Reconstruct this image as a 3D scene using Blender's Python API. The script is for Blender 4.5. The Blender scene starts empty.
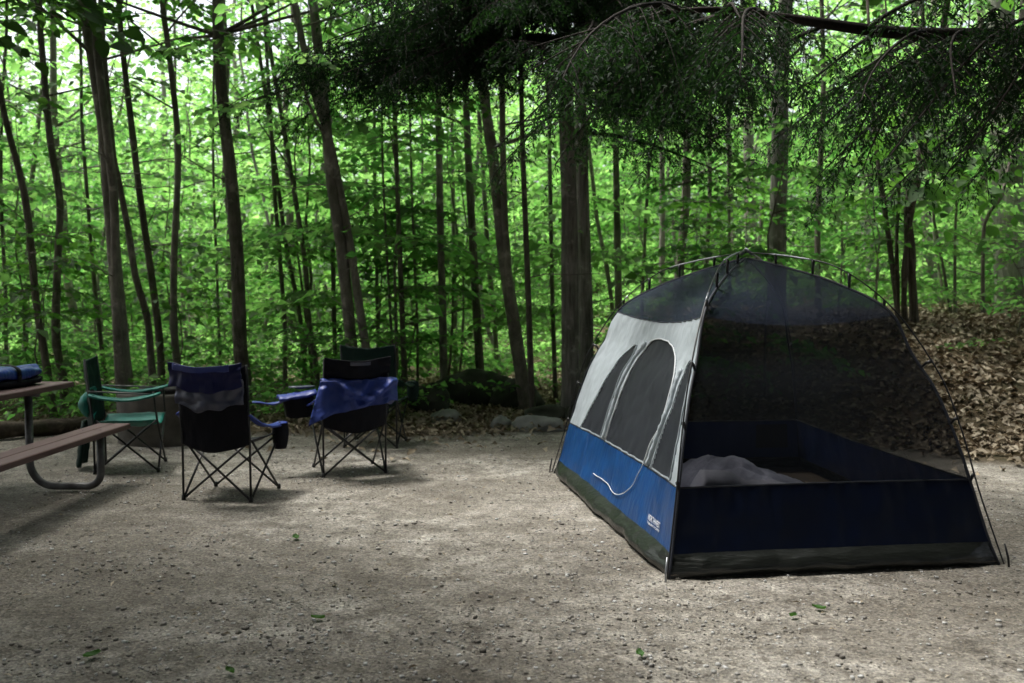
import bpy, math, random
import numpy as np
from mathutils import Vector, noise as mnoise

R = math.radians
rng = np.random.default_rng(7)
random.seed(7)
scene = bpy.context.scene
COL = scene.collection

# ------------------------------------------------------------------ camera model
F, EYE = 930.0, 1.4
PITCH = math.atan(41.5 / F)
FW = np.array([0, math.cos(PITCH), -math.sin(PITCH)])
UP = np.array([0, math.sin(PITCH), math.cos(PITCH)])
RT = np.array([1.0, 0, 0])
C0 = np.array([0, 0, EYE])

def at(px, py, Y):
    """world point at distance Y in front of the camera along a photo direction (used to take measurements)"""
    r = FW + (px - 512) / F * RT - (py - 341.5) / F * UP
    return C0 + r * (Y / r[1])

cam = bpy.data.cameras.new("camera")
co = bpy.data.objects.new("camera", cam); COL.objects.link(co)
co.location = (0, 0, EYE); co.rotation_euler = (R(90) - PITCH, 0, 0)
cam.sensor_width = 36; cam.lens = F / 1024 * 36
cam.clip_start = 0.05; cam.clip_end = 2000
cam.dof.use_dof = True; cam.dof.focus_distance = 5.0; cam.dof.aperture_fstop = 2.6
scene.camera = co

# ------------------------------------------------------------------ materials
def mat(name):
    m = bpy.data.materials.new(name); m.use_nodes = True
    nt = m.node_tree; nt.nodes.clear()
    out = nt.nodes.new("ShaderNodeOutputMaterial")
    return m, nt, out

def N(nt, kind, **kw):
    n = nt.nodes.new(kind)
    for k, v in kw.items():
        if k in n.inputs: n.inputs[k].default_value = v
        else: setattr(n, k, v)
    return n

def ramp(nt, src, stops):
    r = nt.nodes.new("ShaderNodeValToRGB")
    el = r.color_ramp.elements
    while len(el) < len(stops): el.new(0.5)
    for e, (p, c) in zip(el, stops):
        e.position = p; e.color = (*c, 1) if len(c) == 3 else c
    nt.links.new(src, r.inputs[0])
    return r.outputs[0]

def noise_tex(nt, scale, detail=4, rough=.55, coord="Object", vec=None):
    if vec is None:
        tc = nt.nodes.new("ShaderNodeTexCoord"); vec = tc.outputs[coord]
    n = N(nt, "ShaderNodeTexNoise", Scale=scale, Detail=detail, Roughness=rough)
    nt.links.new(vec, n.inputs["Vector"])
    return n.outputs["Fac"]

def mixc(nt, fac, a, b, mode="MIX"):
    m = nt.nodes.new("ShaderNodeMix"); m.data_type = "RGBA"; m.blend_type = mode
    for i, v in ((0, fac), (6, a), (7, b)):
        if isinstance(v, (int, float)): m.inputs[i].default_value = v
        elif isinstance(v, tuple): m.inputs[i].default_value = (*v, 1) if len(v) == 3 else v
        else: nt.links.new(v, m.inputs[i])
    return m.outputs[2]

def bump(nt, h, strength, dist):
    b = N(nt, "ShaderNodeBump", Strength=strength, Distance=dist)
    nt.links.new(h, b.inputs["Height"])
    return b.outputs["Normal"]

def simple(name, c1, c2, scale, rough=.6, bstr=0.0, bdist=.01, metal=0.0, detail=4, spec=.5, bscale=None, sheen=0):
    m, nt, out = mat(name)
    p = N(nt, "ShaderNodeBsdfPrincipled", Roughness=rough, Metallic=metal)
    p.inputs["Specular IOR Level"].default_value = spec
    n = noise_tex(nt, scale, detail)
    nt.links.new(ramp(nt, n, [(.3, c1), (.7, c2)]), p.inputs["Base Color"])
    if bstr:
        h = noise_tex(nt, bscale or scale, detail)
        nt.links.new(bump(nt, h, bstr, bdist), p.inputs["Normal"])
    nt.links.new(p.outputs[0], out.inputs[0])
    return m

def leaf_mat(name, cols, tcols, tmix=.55, rough=.6, gloss=.03):
    m, nt, out = mat(name)
    g = nt.nodes.new("ShaderNodeNewGeometry")
    oi = nt.nodes.new("ShaderNodeObjectInfo")
    n = len(cols)
    rp = g.outputs["Random Per Island"]
    ad = N(nt, "ShaderNodeMath", operation="MULTIPLY_ADD"); ad.inputs[1].default_value = .75
    mu = N(nt, "ShaderNodeMath", operation="MULTIPLY"); mu.inputs[1].default_value = .25
    nt.links.new(oi.outputs["Random"], mu.inputs[0])
    nt.links.new(rp, ad.inputs[0]); nt.links.new(mu.outputs[0], ad.inputs[2])
    c = ramp(nt, ad.outputs[0], [(i / (n - 1), k) for i, k in enumerate(cols)])
    t = ramp(nt, ad.outputs[0], [(i / (n - 1), k) for i, k in enumerate(tcols)])
    d = N(nt, "ShaderNodeBsdfDiffuse"); nt.links.new(c, d.inputs[0])
    tr = N(nt, "ShaderNodeBsdfTranslucent"); nt.links.new(t, tr.inputs[0])
    mx = N(nt, "ShaderNodeMixShader"); mx.inputs[0].default_value = tmix
    nt.links.new(d.outputs[0], mx.inputs[1]); nt.links.new(tr.outputs[0], mx.inputs[2])
    gl = N(nt, "ShaderNodeBsdfGlossy", Roughness=rough); gl.inputs[0].default_value = (.8, .85, .8, 1)
    m2 = N(nt, "ShaderNodeMixShader"); m2.inputs[0].default_value = gloss
    nt.links.new(mx.outputs[0], m2.inputs[1]); nt.links.new(gl.outputs[0], m2.inputs[2])
    nt.links.new(m2.outputs[0], out.inputs[0])
    return m

def bark_mat(name, dark, light, vscale=7, hscale=1.1, moss=0.0, bstr=.6, bdist=.02):
    m, nt, out = mat(name)
    tc = nt.nodes.new("ShaderNodeTexCoord")
    mp = N(nt, "ShaderNodeMapping"); mp.inputs["Scale"].default_value = (vscale, vscale, hscale)
    nt.links.new(tc.outputs["Object"], mp.inputs[0])
    n1 = noise_tex(nt, 3.2, 8, .7, vec=mp.outputs[0])
    n2 = noise_tex(nt, .9, 3, .5)
    n3 = noise_tex(nt, 6.0, 5, .65)
    c = ramp(nt, n1, [(.32, dark), (.68, light)])
    c = mixc(nt, ramp(nt, n2, [(.4, (0, 0, 0)), (.65, (.6, .6, .6))]), c, tuple(x * .55 for x in dark))
    li = ramp(nt, n3, [(.58, (0, 0, 0)), (.66, (.45, .45, .45))])
    c = mixc(nt, li, c, tuple(min(1, x * 1.5 + .02) for x in light))
    if moss:
        c = mixc(nt, ramp(nt, noise_tex(nt, 2.3, 5), [(.5, (0, 0, 0)), (.62, (moss,) * 3)]), c, (.035, .055, .018))
    p = N(nt, "ShaderNodeBsdfPrincipled", Roughness=.9)
    p.inputs["Specular IOR Level"].default_value = .2
    nt.links.new(c, p.inputs["Base Color"])
    nt.links.new(bump(nt, n1, bstr, bdist), p.inputs["Normal"])
    nt.links.new(p.outputs[0], out.inputs[0])
    return m

def mesh_fabric(name, col, opac, rough=.6, var=.06):
    m, nt, out = mat(name)
    d = N(nt, "ShaderNodeBsdfPrincipled", Roughness=rough); d.inputs["Base Color"].default_value = (*col, 1)
    d.inputs["Specular IOR Level"].default_value = .08
    t = N(nt, "ShaderNodeBsdfTransparent")
    mx = N(nt, "ShaderNodeMixShader")
    nz = noise_tex(nt, 3.0, 3)
    mr = N(nt, "ShaderNodeMapRange"); mr.inputs[3].default_value = opac - var; mr.inputs[4].default_value = opac + var
    nt.links.new(nz, mr.inputs[0]); nt.links.new(mr.outputs[0], mx.inputs[0])
    nt.links.new(t.outputs[0], mx.inputs[1]); nt.links.new(d.outputs[0], mx.inputs[2])
    nt.links.new(mx.outputs[0], out.inputs[0])
    return m

def fabric(name, col, var=.12, rough=.45, bstr=.25, bscale=9, bdist=.02, spec=.5, trans=0.0, st=(1, 1, .25)):
    m, nt, out = mat(name)
    p = N(nt, "ShaderNodeBsdfPrincipled", Roughness=rough)
    p.inputs["Specular IOR Level"].default_value = spec
    n = noise_tex(nt, 4, 5)
    lo = tuple(c * (1 - var) for c in col); hi = tuple(c * (1 + var) for c in col)
    cc = ramp(nt, n, [(.3, lo), (.7, hi)])
    nt.links.new(cc, p.inputs["Base Color"])
    tc = nt.nodes.new("ShaderNodeTexCoord")
    mp = N(nt, "ShaderNodeMapping"); mp.inputs["Scale"].default_value = st
    nt.links.new(tc.outputs["Object"], mp.inputs[0])
    h = noise_tex(nt, bscale, 3, .5, vec=mp.outputs[0])
    nt.links.new(bump(nt, h, bstr, bdist), p.inputs["Normal"])
    sh = p.outputs[0]
    if trans:
        t = N(nt, "ShaderNodeBsdfTranslucent"); nt.links.new(cc, t.inputs[0])
        mx = N(nt, "ShaderNodeMixShader"); mx.inputs[0].default_value = trans
        nt.links.new(sh, mx.inputs[1]); nt.links.new(t.outputs[0], mx.inputs[2]); sh = mx.outputs[0]
    nt.links.new(sh, out.inputs[0])
    return m

M = {}
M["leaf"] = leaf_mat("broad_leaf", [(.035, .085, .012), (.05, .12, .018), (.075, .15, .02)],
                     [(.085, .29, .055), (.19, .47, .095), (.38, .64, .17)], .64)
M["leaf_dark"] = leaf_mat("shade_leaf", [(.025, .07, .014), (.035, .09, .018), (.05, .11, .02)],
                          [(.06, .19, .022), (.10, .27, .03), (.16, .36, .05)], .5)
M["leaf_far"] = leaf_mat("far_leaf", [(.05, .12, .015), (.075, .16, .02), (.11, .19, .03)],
                         [(.16, .42, .075), (.27, .57, .125), (.44, .72, .22)], .68)  # lighter copy of the broad leaf: backlit glow put into its colour
M["leaf_shade"] = leaf_mat("thick_leaf", [(.025, .06, .014), (.035, .08, .018)], [(.03, .09, .012), (.05, .13, .016)], .35)
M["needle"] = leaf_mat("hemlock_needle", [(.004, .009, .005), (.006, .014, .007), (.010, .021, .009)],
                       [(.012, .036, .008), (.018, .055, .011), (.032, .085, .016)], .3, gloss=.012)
M["litter"] = leaf_mat("dry_leaf", [(.09, .07, .046), (.22, .178, .12), (.36, .30, .215), (.54, .47, .36)],
                       [(.06, .035, .015), (.1, .06, .03), (.12, .08, .04), (.15, .1, .05)], .12)
M["green_leaf"] = leaf_mat("fallen_green_leaf", [(.04, .13, .02), (.06, .17, .03)], [(.08, .2, .02), (.1, .25, .03)], .3)
M["bark_dark"] = bark_mat("dark_bark", (.065, .057, .048), (.26, .23, .195), moss=.5)
M["bark_grey"] = bark_mat("grey_bark", (.11, .10, .086), (.36, .33, .285), 5, 1.6, moss=.35, bstr=.35)
M["bark_pale"] = bark_mat("pale_bark", (.13, .12, .1), (.36, .33, .28), 4, 2.2, moss=.25, bstr=.3)
M["bark_ridged"] = bark_mat("ridged_bark", (.115, .108, .097), (.45, .43, .39), 9, .9, moss=.35, bstr=1, bdist=.04)
M["bark_twig"] = bark_mat("twig_bark", (.012, .010, .008), (.045, .037, .03), 9, .9)
M["bark_shaggy"] = bark_mat("shaggy_bark", (.03, .024, .018), (.22, .19, .16), 11, .6, bstr=1, bdist=.05)
M["rock"] = simple("rock_grey", (.13, .135, .125), (.3, .3, .28), 5, .9, .6, .03, detail=8)
M["rock_pale"] = simple("rock_pale", (.15, .16, .15), (.33, .33, .31), 4, .9, .5, .02, detail=8)
M["rock_moss"] = simple("rock_mossy", (.015, .024, .010), (.07, .07, .055), 3.5, .95, .7, .04, detail=8)
M["concrete"] = simple("old_concrete", (.05, .045, .036), (.12, .108, .09), 6, .9, .4, .01, detail=8)
M["ash"] = simple("ash", (.015, .014, .013), (.05, .047, .043), 12, .95, .5, .02)
M["log"] = bark_mat("log_bark", (.04, .032, .024), (.15, .12, .09), 5, 5, moss=.4)
M["pebble"] = simple("pebble_stone", (.12, .11, .1), (.42, .4, .36), 2.2, .85, detail=1)

M["ten_blue"] = fabric("tent_blue", (.006, .055, .19), .2, .36, .55, 7, .05, trans=.1, st=(1, 1, .28))
M["ten_blue_shaded"] = fabric("tent_blue_shaded", (.0025, .006, .021), .2, .42, .35, 5, .05, spec=.22, st=(.7, .7, .35))  # darker copy of the tent blue: the front band's shade put into colour
M["ten_blue_dimmed"] = fabric("tent_inner_blue", (.006, .021, .09), .15, .5, .3, 7, .03, trans=.05)  # tent blue dimmed for the inner walls; light through the cloth is in the colour
M["ten_grey"] = fabric("tent_grey", (.42, .475, .51), .07, .5, .7, 9, .035, trans=.2, st=(1, 1, .3))
M["ten_black"] = fabric("tent_tub", (.014, .016, .014), .12, .3, .7, 12, .04, st=(.35, .35, 1.6))
M["ten_floor"] = fabric("tent_floor", (.06, .045, .03), .25, .6, .4, 5, .04)
M["piping"] = fabric("tent_piping", (.55, .58, .6), .05, .5, .2)
M["ten_mesh"] = mesh_fabric("tent_mesh", (.012, .0145, .019), .62)
M["ten_mesh_skylit"] = mesh_fabric("tent_mesh_skylit", (.02, .027, .045), .73)  # lighter, bluer copy of the wall mesh: sky sheen put into its colour
M["win_mesh"] = mesh_fabric("tent_window_mesh", (.029, .033, .039), .86, var=.04)
M["seam"] = fabric("tent_seam", (.012, .015, .024), .1, .6, .1)
M["pole_black"] = simple("pole_fibre", (.008, .008, .009), (.014, .014, .016), 20, .35)
M["alu"] = simple("aluminium", (.28, .29, .31), (.4, .41, .43), 20, .45, metal=1)
M["bag"] = fabric("bag_lilac", (.62, .63, .78), .1, .65, .8, 10, .04, st=(1, .6, 1))
M["bag_lining"] = fabric("bag_lining", (.72, .72, .84), .06, .6, .5, 9, .03)
M["white_print"] = simple("white_print", (.75, .77, .8), (.8, .82, .85), 5, .6)

M["steel_black"] = simple("chair_steel", (.007, .007, .008), (.016, .016, .018), 30, .4)
M["navy"] = fabric("chair_navy", (.006, .009, .07), .2, .5, .7, 8, .05, spec=.3)
M["chair_black"] = fabric("chair_black", (.0045, .0048, .009), .2, .6, .5, 8, .04, spec=.15)
M["grey_cloth"] = fabric("chair_grey", (.06, .066, .105), .3, .36, .9, 6, .05, st=(.5, .5, 1))
M["blue_arm"] = fabric("chair_blue", (.022, .042, .23), .15, .42, .4, 9, .02)
M["blue_cloth"] = fabric("blue_cloth", (.022, .048, .25), .2, .52, .35, 6, .03, trans=.08, st=(1, 1, .6))
M["teal"] = fabric("chair_teal", (.0035, .21, .165), .15, .5, .3, 9, .02, trans=.15)
M["dark_green"] = fabric("chair_green", (.004, .022, .016), .2, .6, .4, 9, .02, spec=.2)
M["tarp"] = fabric("tarp_blue", (.006, .032, .2), .15, .36, .7, 9, .04)
M["galv"] = simple("galvanised", (.09, .088, .085), (.19, .19, .19), 14, .55, metal=.7)
M["plank"] = None
def plank_mat():
    m, nt, out = mat("brown_plank")
    tc = nt.nodes.new("ShaderNodeTexCoord")
    mp = N(nt, "ShaderNodeMapping"); mp.inputs["Scale"].default_value = (22, 1.2, 22)
    nt.links.new(tc.outputs["Object"], mp.inputs[0])
    n1 = noise_tex(nt, 2.2, 6, .65, vec=mp.outputs[0]); n2 = noise_tex(nt, 3, 4)
    c = ramp(nt, n1, [(.3, (.07, .036, .034)), (.7, (.125, .07, .066))])
    c = mixc(nt, ramp(nt, n2, [(.62, (0, 0, 0)), (.72, (.5, .5, .5))]), c, (.26, .22, .21))
    p = N(nt, "ShaderNodeBsdfPrincipled", Roughness=.6)
    nt.links.new(c, p.inputs["Base Color"]); nt.links.new(bump(nt, n1, .25, .004), p.inputs["Normal"])
    nt.links.new(p.outputs[0], out.inputs[0]); return m
M["plank"] = plank_mat()

def ground_mat():
    m, nt, out = mat("campsite_ground")
    at_ = N(nt, "ShaderNodeAttribute", attribute_name="gravel")
    # gravel: fine crushed stone, damp dark patches and pale dusty ones
    n_big = noise_tex(nt, .55, 5, .6); n_mid = noise_tex(nt, 4.5, 6, .7); n_fine = noise_tex(nt, 75, 3, .7)
    tc = nt.nodes.new("ShaderNodeTexCoord")
    vo = N(nt, "ShaderNodeTexVoronoi", Scale=85.0); nt.links.new(tc.outputs["Object"], vo.inputs["Vector"])
    vo2 = N(nt, "ShaderNodeTexVoronoi", Scale=38.0); nt.links.new(tc.outputs["Object"], vo2.inputs["Vector"])
    g = ramp(nt, n_mid, [(.3, (.115, .105, .09)), (.5, (.28, .267, .24)), (.68, (.45, .435, .40))])
    g = mixc(nt, ramp(nt, n_big, [(.38, (0, 0, 0)), (.58, (.8, .8, .8))]), g, (.14, .128, .108))
    mp2 = N(nt, "ShaderNodeMapping"); mp2.inputs["Scale"].default_value = (.7, 1.5, 1)
    nt.links.new(tc.outputs["Object"], mp2.inputs[0])
    pat = noise_tex(nt, 1.7, 6, .68, vec=mp2.outputs[0])
    g = mixc(nt, .9, g, ramp(nt, pat, [(.36, (.84, .82, .79)), (.5, (1.14, 1.13, 1.1)), (.62, (1.3, 1.29, 1.27))]), "MULTIPLY")
    sp = N(nt, "ShaderNodeSeparateColor"); nt.links.new(vo.outputs["Color"], sp.inputs[0])
    st = ramp(nt, sp.outputs[0], [(0, (.55, .55, .55)), (.5, (1, 1, 1)), (.85, (1.15, 1.14, 1.1)), (1, (1.5, 1.48, 1.42))])
    g = mixc(nt, 1.0, g, st, "MULTIPLY")
    sp2 = N(nt, "ShaderNodeSeparateColor"); nt.links.new(vo2.outputs["Color"], sp2.inputs[0])
    big = ramp(nt, sp2.outputs[1], [(.9, (0, 0, 0)), (.93, (.6, .6, .6))])
    g = mixc(nt, big, g, (.10, .085, .068))
    g = mixc(nt, .85, g, ramp(nt, n_fine, [(.3, (.6, .6, .6)), (.7, (1.35, 1.35, 1.35))]), "MULTIPLY")
    l1 = noise_tex(nt, 9, 6, .7); l2 = noise_tex(nt, 1.2, 4)
    l = ramp(nt, l1, [(.3, (.035, .025, .015)), (.55, (.11, .082, .05)), (.75, (.2, .155, .10))])
    l = mixc(nt, ramp(nt, l2, [(.5, (0, 0, 0)), (.7, (.6, .6, .6))]), l, (.03, .035, .015))
    c = mixc(nt, at_.outputs["Fac"], l, g)
    p = N(nt, "ShaderNodeBsdfPrincipled", Roughness=.95); p.inputs["Specular IOR Level"].default_value = .2
    nt.links.new(c, p.inputs["Base Color"])
    h = N(nt, "ShaderNodeMath", operation="ADD")
    nt.links.new(vo.outputs["Distance"], h.inputs[0]); nt.links.new(n_fine, h.inputs[1])
    nt.links.new(bump(nt, h.outputs[0], .7, .008), p.inputs["Normal"])
    nt.links.new(p.outputs[0], out.inputs[0]); return m
M["ground"] = ground_mat()

# ------------------------------------------------------------------ mesh helpers
def link_mesh(name, V, Fc, m, parent=None, smooth=False, loc=None):
    me = bpy.data.meshes.new(name)
    me.from_pydata([tuple(v) for v in V], [], [tuple(f) for f in Fc])
    if smooth: me.polygons.foreach_set("use_smooth", [True] * len(me.polygons))
    me.materials.append(m); me.update()
    o = bpy.data.objects.new(name, me); COL.objects.link(o)
    if parent is not None: o.parent = parent
    if loc is not None: o.location = loc
    return o

def quads_mesh(name, V, Q, m, smooth=False):
    """fast path for large all-quad meshes (numpy arrays)"""
    me = bpy.data.meshes.new(name)
    n, k = len(V), len(Q)
    me.vertices.add(n); me.vertices.foreach_set("co", np.asarray(V, np.float32).ravel())
    me.loops.add(k * 4); me.loops.foreach_set("vertex_index", np.asarray(Q, np.int32).ravel())
    me.polygons.add(k)
    me.polygons.foreach_set("loop_start", np.arange(0, k * 4, 4, dtype=np.int32))
    try: me.polygons.foreach_set("loop_total", np.full(k, 4, dtype=np.int32))
    except Exception: pass
    me.materials.append(m)
    me.update(calc_edges=True); me.validate()
    if smooth: me.polygons.foreach_set("use_smooth", np.ones(k, dtype=bool))
    return me

def obj_from(me, name, parent=None):
    o = bpy.data.objects.new(name, me); COL.objects.link(o)
    if parent is not None: o.parent = parent
    return o

class MB:
    def __init__(s): s.V = []; s.F = []
    def add(s, V, Fc):
        b = len(s.V); s.V += [tuple(v) for v in V]; s.F += [tuple(i + b for i in f) for f in Fc]; return s
    def tube(s, pts, rad, n=8, caps=True):
        pts = np.asarray(pts, float); k = len(pts)
        rad = np.full(k, rad) if np.isscalar(rad) else np.asarray(rad, float)
        tan = np.gradient(pts, axis=0); tan /= np.linalg.norm(tan, axis=1)[:, None] + 1e-9
        ref = np.array([0, 0, 1.0]) if abs(tan[0][2]) < .9 else np.array([1.0, 0, 0])
        a = np.cross(tan[0], ref); a /= np.linalg.norm(a)
        V = []
        for i in range(k):
            a = a - tan[i] * (a @ tan[i]); a /= np.linalg.norm(a) + 1e-9
            b = np.cross(tan[i], a)
            for j in range(n):
                t = 2 * math.pi * j / n
                V.append(pts[i] + rad[i] * (math.cos(t) * a + math.sin(t) * b))
        Fc = []
        for i in range(k - 1):
            for j in range(n):
                Fc.append((i * n + j, i * n + (j + 1) % n, (i + 1) * n + (j + 1) % n, (i + 1) * n + j))
        if caps:
            Fc.append(tuple(range(n - 1, -1, -1))); Fc.append(tuple((k - 1) * n + j for j in range(n)))
        return s.add(V, Fc)
    def box(s, c, d, bev=0.0, rz=0.0):
        x, y, z = d[0] / 2, d[1] / 2, d[2] / 2
        b = min(bev, x * .9, y * .9, z * .9)
        if b <= 0:
            V = [(sx * x, sy * y, sz * z) for sz in (-1, 1) for sy in (-1, 1) for sx in (-1, 1)]
            Fc = [(0, 2, 3, 1), (4, 5, 7, 6), (0, 1, 5, 4), (2, 6, 7, 3), (0, 4, 6, 2), (1, 3, 7, 5)]
        else:
            ring = lambda e, zz: [(-x + e, -y, zz), (x - e, -y, zz), (x, -y + e, zz), (x, y - e, zz), (x - e, y, zz), (-x + e, y, zz), (-x, y - e, zz), (-x, -y + e, zz)]
            sc = lambda r, f: [(p[0] - math.copysign(f, p[0]), p[1] - math.copysign(f, p[1]), p[2]) for p in r]
            V = sc(ring(b, -z), b) + ring(b, -z + b) + ring(b, z - b) + sc(ring(b, z), b)
            Fc = [tuple(range(7, -1, -1)), tuple(24 + i for i in range(8))]
            for k in range(3):
                for j in range(8): Fc.append((k * 8 + j, k * 8 + (j + 1) % 8, k * 8 + 8 + (j + 1) % 8, k * 8 + 8 + j))
        cr, sr = math.cos(rz), math.sin(rz)
        V = [(c[0] + p[0] * cr - p[1] * sr, c[1] + p[0] * sr + p[1] * cr, c[2] + p[2]) for p in V]
        return s.add(V, Fc)
    def grid(s, P, thick=0.0):
        """P: rows x cols x 3 surface; thick gives it a back side and closed edges"""
        P = np.asarray(P, float); r, c = P.shape[:2]
        idx = lambda i, j: i * c + j
        Fc = [(idx(i, j), idx(i, j + 1), idx(i + 1, j + 1), idx(i + 1, j)) for i in range(r - 1) for j in range(c - 1)]
        V = P.reshape(-1, 3)
        if thick:
            du = np.gradient(P, axis=1); dv = np.gradient(P, axis=0)
            nn = np.cross(du, dv); nn /= np.linalg.norm(nn, axis=2)[..., None] + 1e-9
            V2 = (P - nn * thick).reshape(-1, 3); b = r * c
            F2 = [tuple(b + k for k in reversed(f)) for f in Fc]
            ed = [(idx(0, j), idx(0, j + 1)) for j in range(c - 1)] + [(idx(i, c - 1), idx(i + 1, c - 1)) for i in range(r - 1)] + \
                 [(idx(r - 1, j + 1), idx(r - 1, j)) for j in range(c - 1)] + [(idx(i + 1, 0), idx(i, 0)) for i in range(r - 1)]
            F3 = [(b_, a_, a_ + b, b_ + b) for a_, b_ in ed]
            V = np.vstack([V, V2]); Fc = Fc + F2 + F3
        return s.add(V, Fc)
    def build(s, name, m, parent=None, smooth=True):
        return link_mesh(name, s.V, s.F, m, parent, smooth)

def tag(o, label=None, cat=None, group=None, kind=None):
    if label: o["label"] = label
    if cat: o["category"] = cat
    if group: o["group"] = group
    if kind: o["kind"] = kind
    return o

def empty(name, loc, rz=0.0):
    o = bpy.data.objects.new(name, None); COL.objects.link(o)
    o.location = loc; o.rotation_euler = (0, 0, rz); o.empty_display_size = .2
    return o

def copy_tree(o, parent=None):
    c = o.copy(); COL.objects.link(c)
    if parent is not None: c.parent = parent
    for ch in list(o.children): copy_tree(ch, c)
    return c

def sm(a, b, x):
    t = np.clip((np.asarray(x, float) - a) / (b - a), 0, 1); return t * t * (3 - 2 * t)

def smooth_path(pts, n):
    """Catmull-Rom through control points"""
    P = np.asarray(pts, float)
    if len(P) < 3: 
        t = np.linspace(0, 1, n)[:, None]; return P[0] + (P[-1] - P[0]) * t
    P = np.vstack([2 * P[0] - P[1], P, 2 * P[-1] - P[-2]])
    k = len(P) - 3; out = []
    for u in np.linspace(0, k - 1e-6, n):
        i = int(u); t = u - i; a, b, c, d = P[i:i + 4]
        out.append(.5 * (2 * b + (c - a) * t + (2 * a - 5 * b + 4 * c - d) * t * t + (3 * b - a - 3 * c + d) * t ** 3))
    return np.array(out)

def fbm(x, y, s, o=3, z=0.0):
    return sum(mnoise.noise((x * s * 2 ** i, y * s * 2 ** i, z + 7.3 * i)) / 2 ** i for i in range(o))

# ------------------------------------------------------------------ terrain
def edge_y(x):
    x = np.asarray(x, float)
    e = 9.75 + .22 * np.sin(x * 1.3) + .12 * np.sin(x * 3.1 + 1)
    e = e - 1.35 * sm(2.2, 4.6, x) - .75 * sm(3.5, 4.7, x) - 3.5 * sm(5.0, 8.0, x) - 5 * sm(-5.6, -9, x)
    return e

def terr(x, y):
    x = np.asarray(x, float); y = np.asarray(y, float)
    d = y - edge_y(x)
    A = .12 + .95 * sm(.6, 3.0, x)
    h = A * sm(-.1, 4.6, d) + .02 * np.clip(d, 0, 10) * sm(0, 3, x)
    h = h + .085 * np.clip(y - 19, 0, 70) * (.6 + .4 * sm(-12, 8, x))
    h = h + .05 * np.sin(x * .9 + y * .35) * sm(.3, 3, d)
    return h

def ground_z(x, y): return float(terr(x, y))

def build_ground():
    xs = np.concatenate([-np.geomspace(16, 600, 26)[::-1], np.arange(-15.8, 15.9, .14), np.geomspace(16, 600, 26)])
    ys = np.concatenate([-np.geomspace(1.2, 300, 22)[::-1], np.arange(-1, 20, .11), np.geomspace(20, 900, 40)])
    X, Y = np.meshgrid(xs, ys)
    Z = terr(X, Y); d = Y - edge_y(X)
    wob = np.empty(X.shape); fine = np.empty(X.shape)
    for i in range(X.shape[0]):
        for j in range(X.shape[1]):
            x, y = X[i, j], Y[i, j]
            if abs(x) < 16 and -1 <= y < 21:
                wob[i, j] = mnoise.noise((x * 1.7, y * 1.7, 0)) + .5 * mnoise.noise((x * 4.1, y * 4.1, 3))
                fine[i, j] = mnoise.noise((x * 2.6, y * 2.6, 9)) + .4 * mnoise.noise((x * 7, y * 7, 5))
            else: wob[i, j] = fine[i, j] = 0
    g = 1 - sm(-.25, .2, d + wob * .28)
    Z = Z + fine * (.006 + .03 * (1 - g))
    r, c = X.shape
    V = np.stack([X, Y, Z], -1).reshape(-1, 3)
    ii, jj = np.meshgrid(np.arange(r - 1), np.arange(c - 1), indexing="ij")
    b = (ii * c + jj).ravel()
    Q = np.stack([b, b + 1, b + c + 1, b + c], 1)
    me = quads_mesh("ground", V, Q, M["ground"], True)
    a = me.attributes.new("gravel", "FLOAT", "POINT"); a.data.foreach_set("value", g.ravel().astype(np.float32))
    tag(obj_from(me, "ground"), "pale gravel clearing running into brown leaf-strewn forest floor", kind="structure")
build_ground()

# ------------------------------------------------------------------ leaf fields
def unit(a): return a / (np.linalg.norm(a, axis=-1, keepdims=True) + 1e-9)

class Leaves:
    def __init__(s): s.p = []; s.d = []; s.n = []; s.s = []
    def add(s, p, d, n, z):
        s.p.append(np.atleast_2d(p)); s.d.append(np.atleast_2d(d)); s.n.append(np.atleast_2d(n)); s.s.append(np.atleast_1d(z))
    def arrays(s): return np.vstack(s.p), np.vstack(s.d), np.vstack(s.n), np.concatenate(s.s)
    def mesh(s, name, m, width=.62, fold=.12, curl=.12, flat=False, shift=None):
        p, d, n, z = s.arrays()
        if shift is not None: p = p - shift
        d = unit(d); sd = unit(np.cross(d, n)); n = np.cross(sd, d)
        z = z[:, None]; w = z * width / 2
        k = len(p)
        b = p; t = p + d * z - n * z * curl
        mid = p + d * z * .45
        l = mid - sd * w + n * z * fold; r = mid + sd * w + n * z * fold
        base = np.arange(k)
        if flat is None:
            pt = lambda s_, f, v_: p + d * z * f + sd * w * s_ * v_ + n * z * (fold * v_ - curl * f * f)
            V = np.stack([b, pt(1, .2, .72), pt(1, .48, 1), pt(1, .78, .6), t, pt(-1, .78, .6), pt(-1, .48, 1), pt(-1, .2, .72), pt(1, .5, 0)], 1).reshape(-1, 3); o = base * 9
            Q = np.concatenate([np.stack([o + i for i in f], 1) for f in ((0, 1, 2, 8), (8, 2, 3, 4), (0, 8, 6, 7), (8, 4, 5, 6))])
        elif flat:
            V = np.stack([b, r, t, l], 1).reshape(-1, 3); o = base * 4
            Q = np.stack([o, o + 1, o + 2, o + 3], 1)
        else:
            V = np.stack([b, r, t, l, mid], 1).reshape(-1, 3); o = base * 5
            Q = np.concatenate([np.stack([o, o + 1, o + 2, o + 4], 1), np.stack([o, o + 4, o + 2, o + 3], 1)])
        return quads_mesh(name, V, Q, m)

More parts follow.
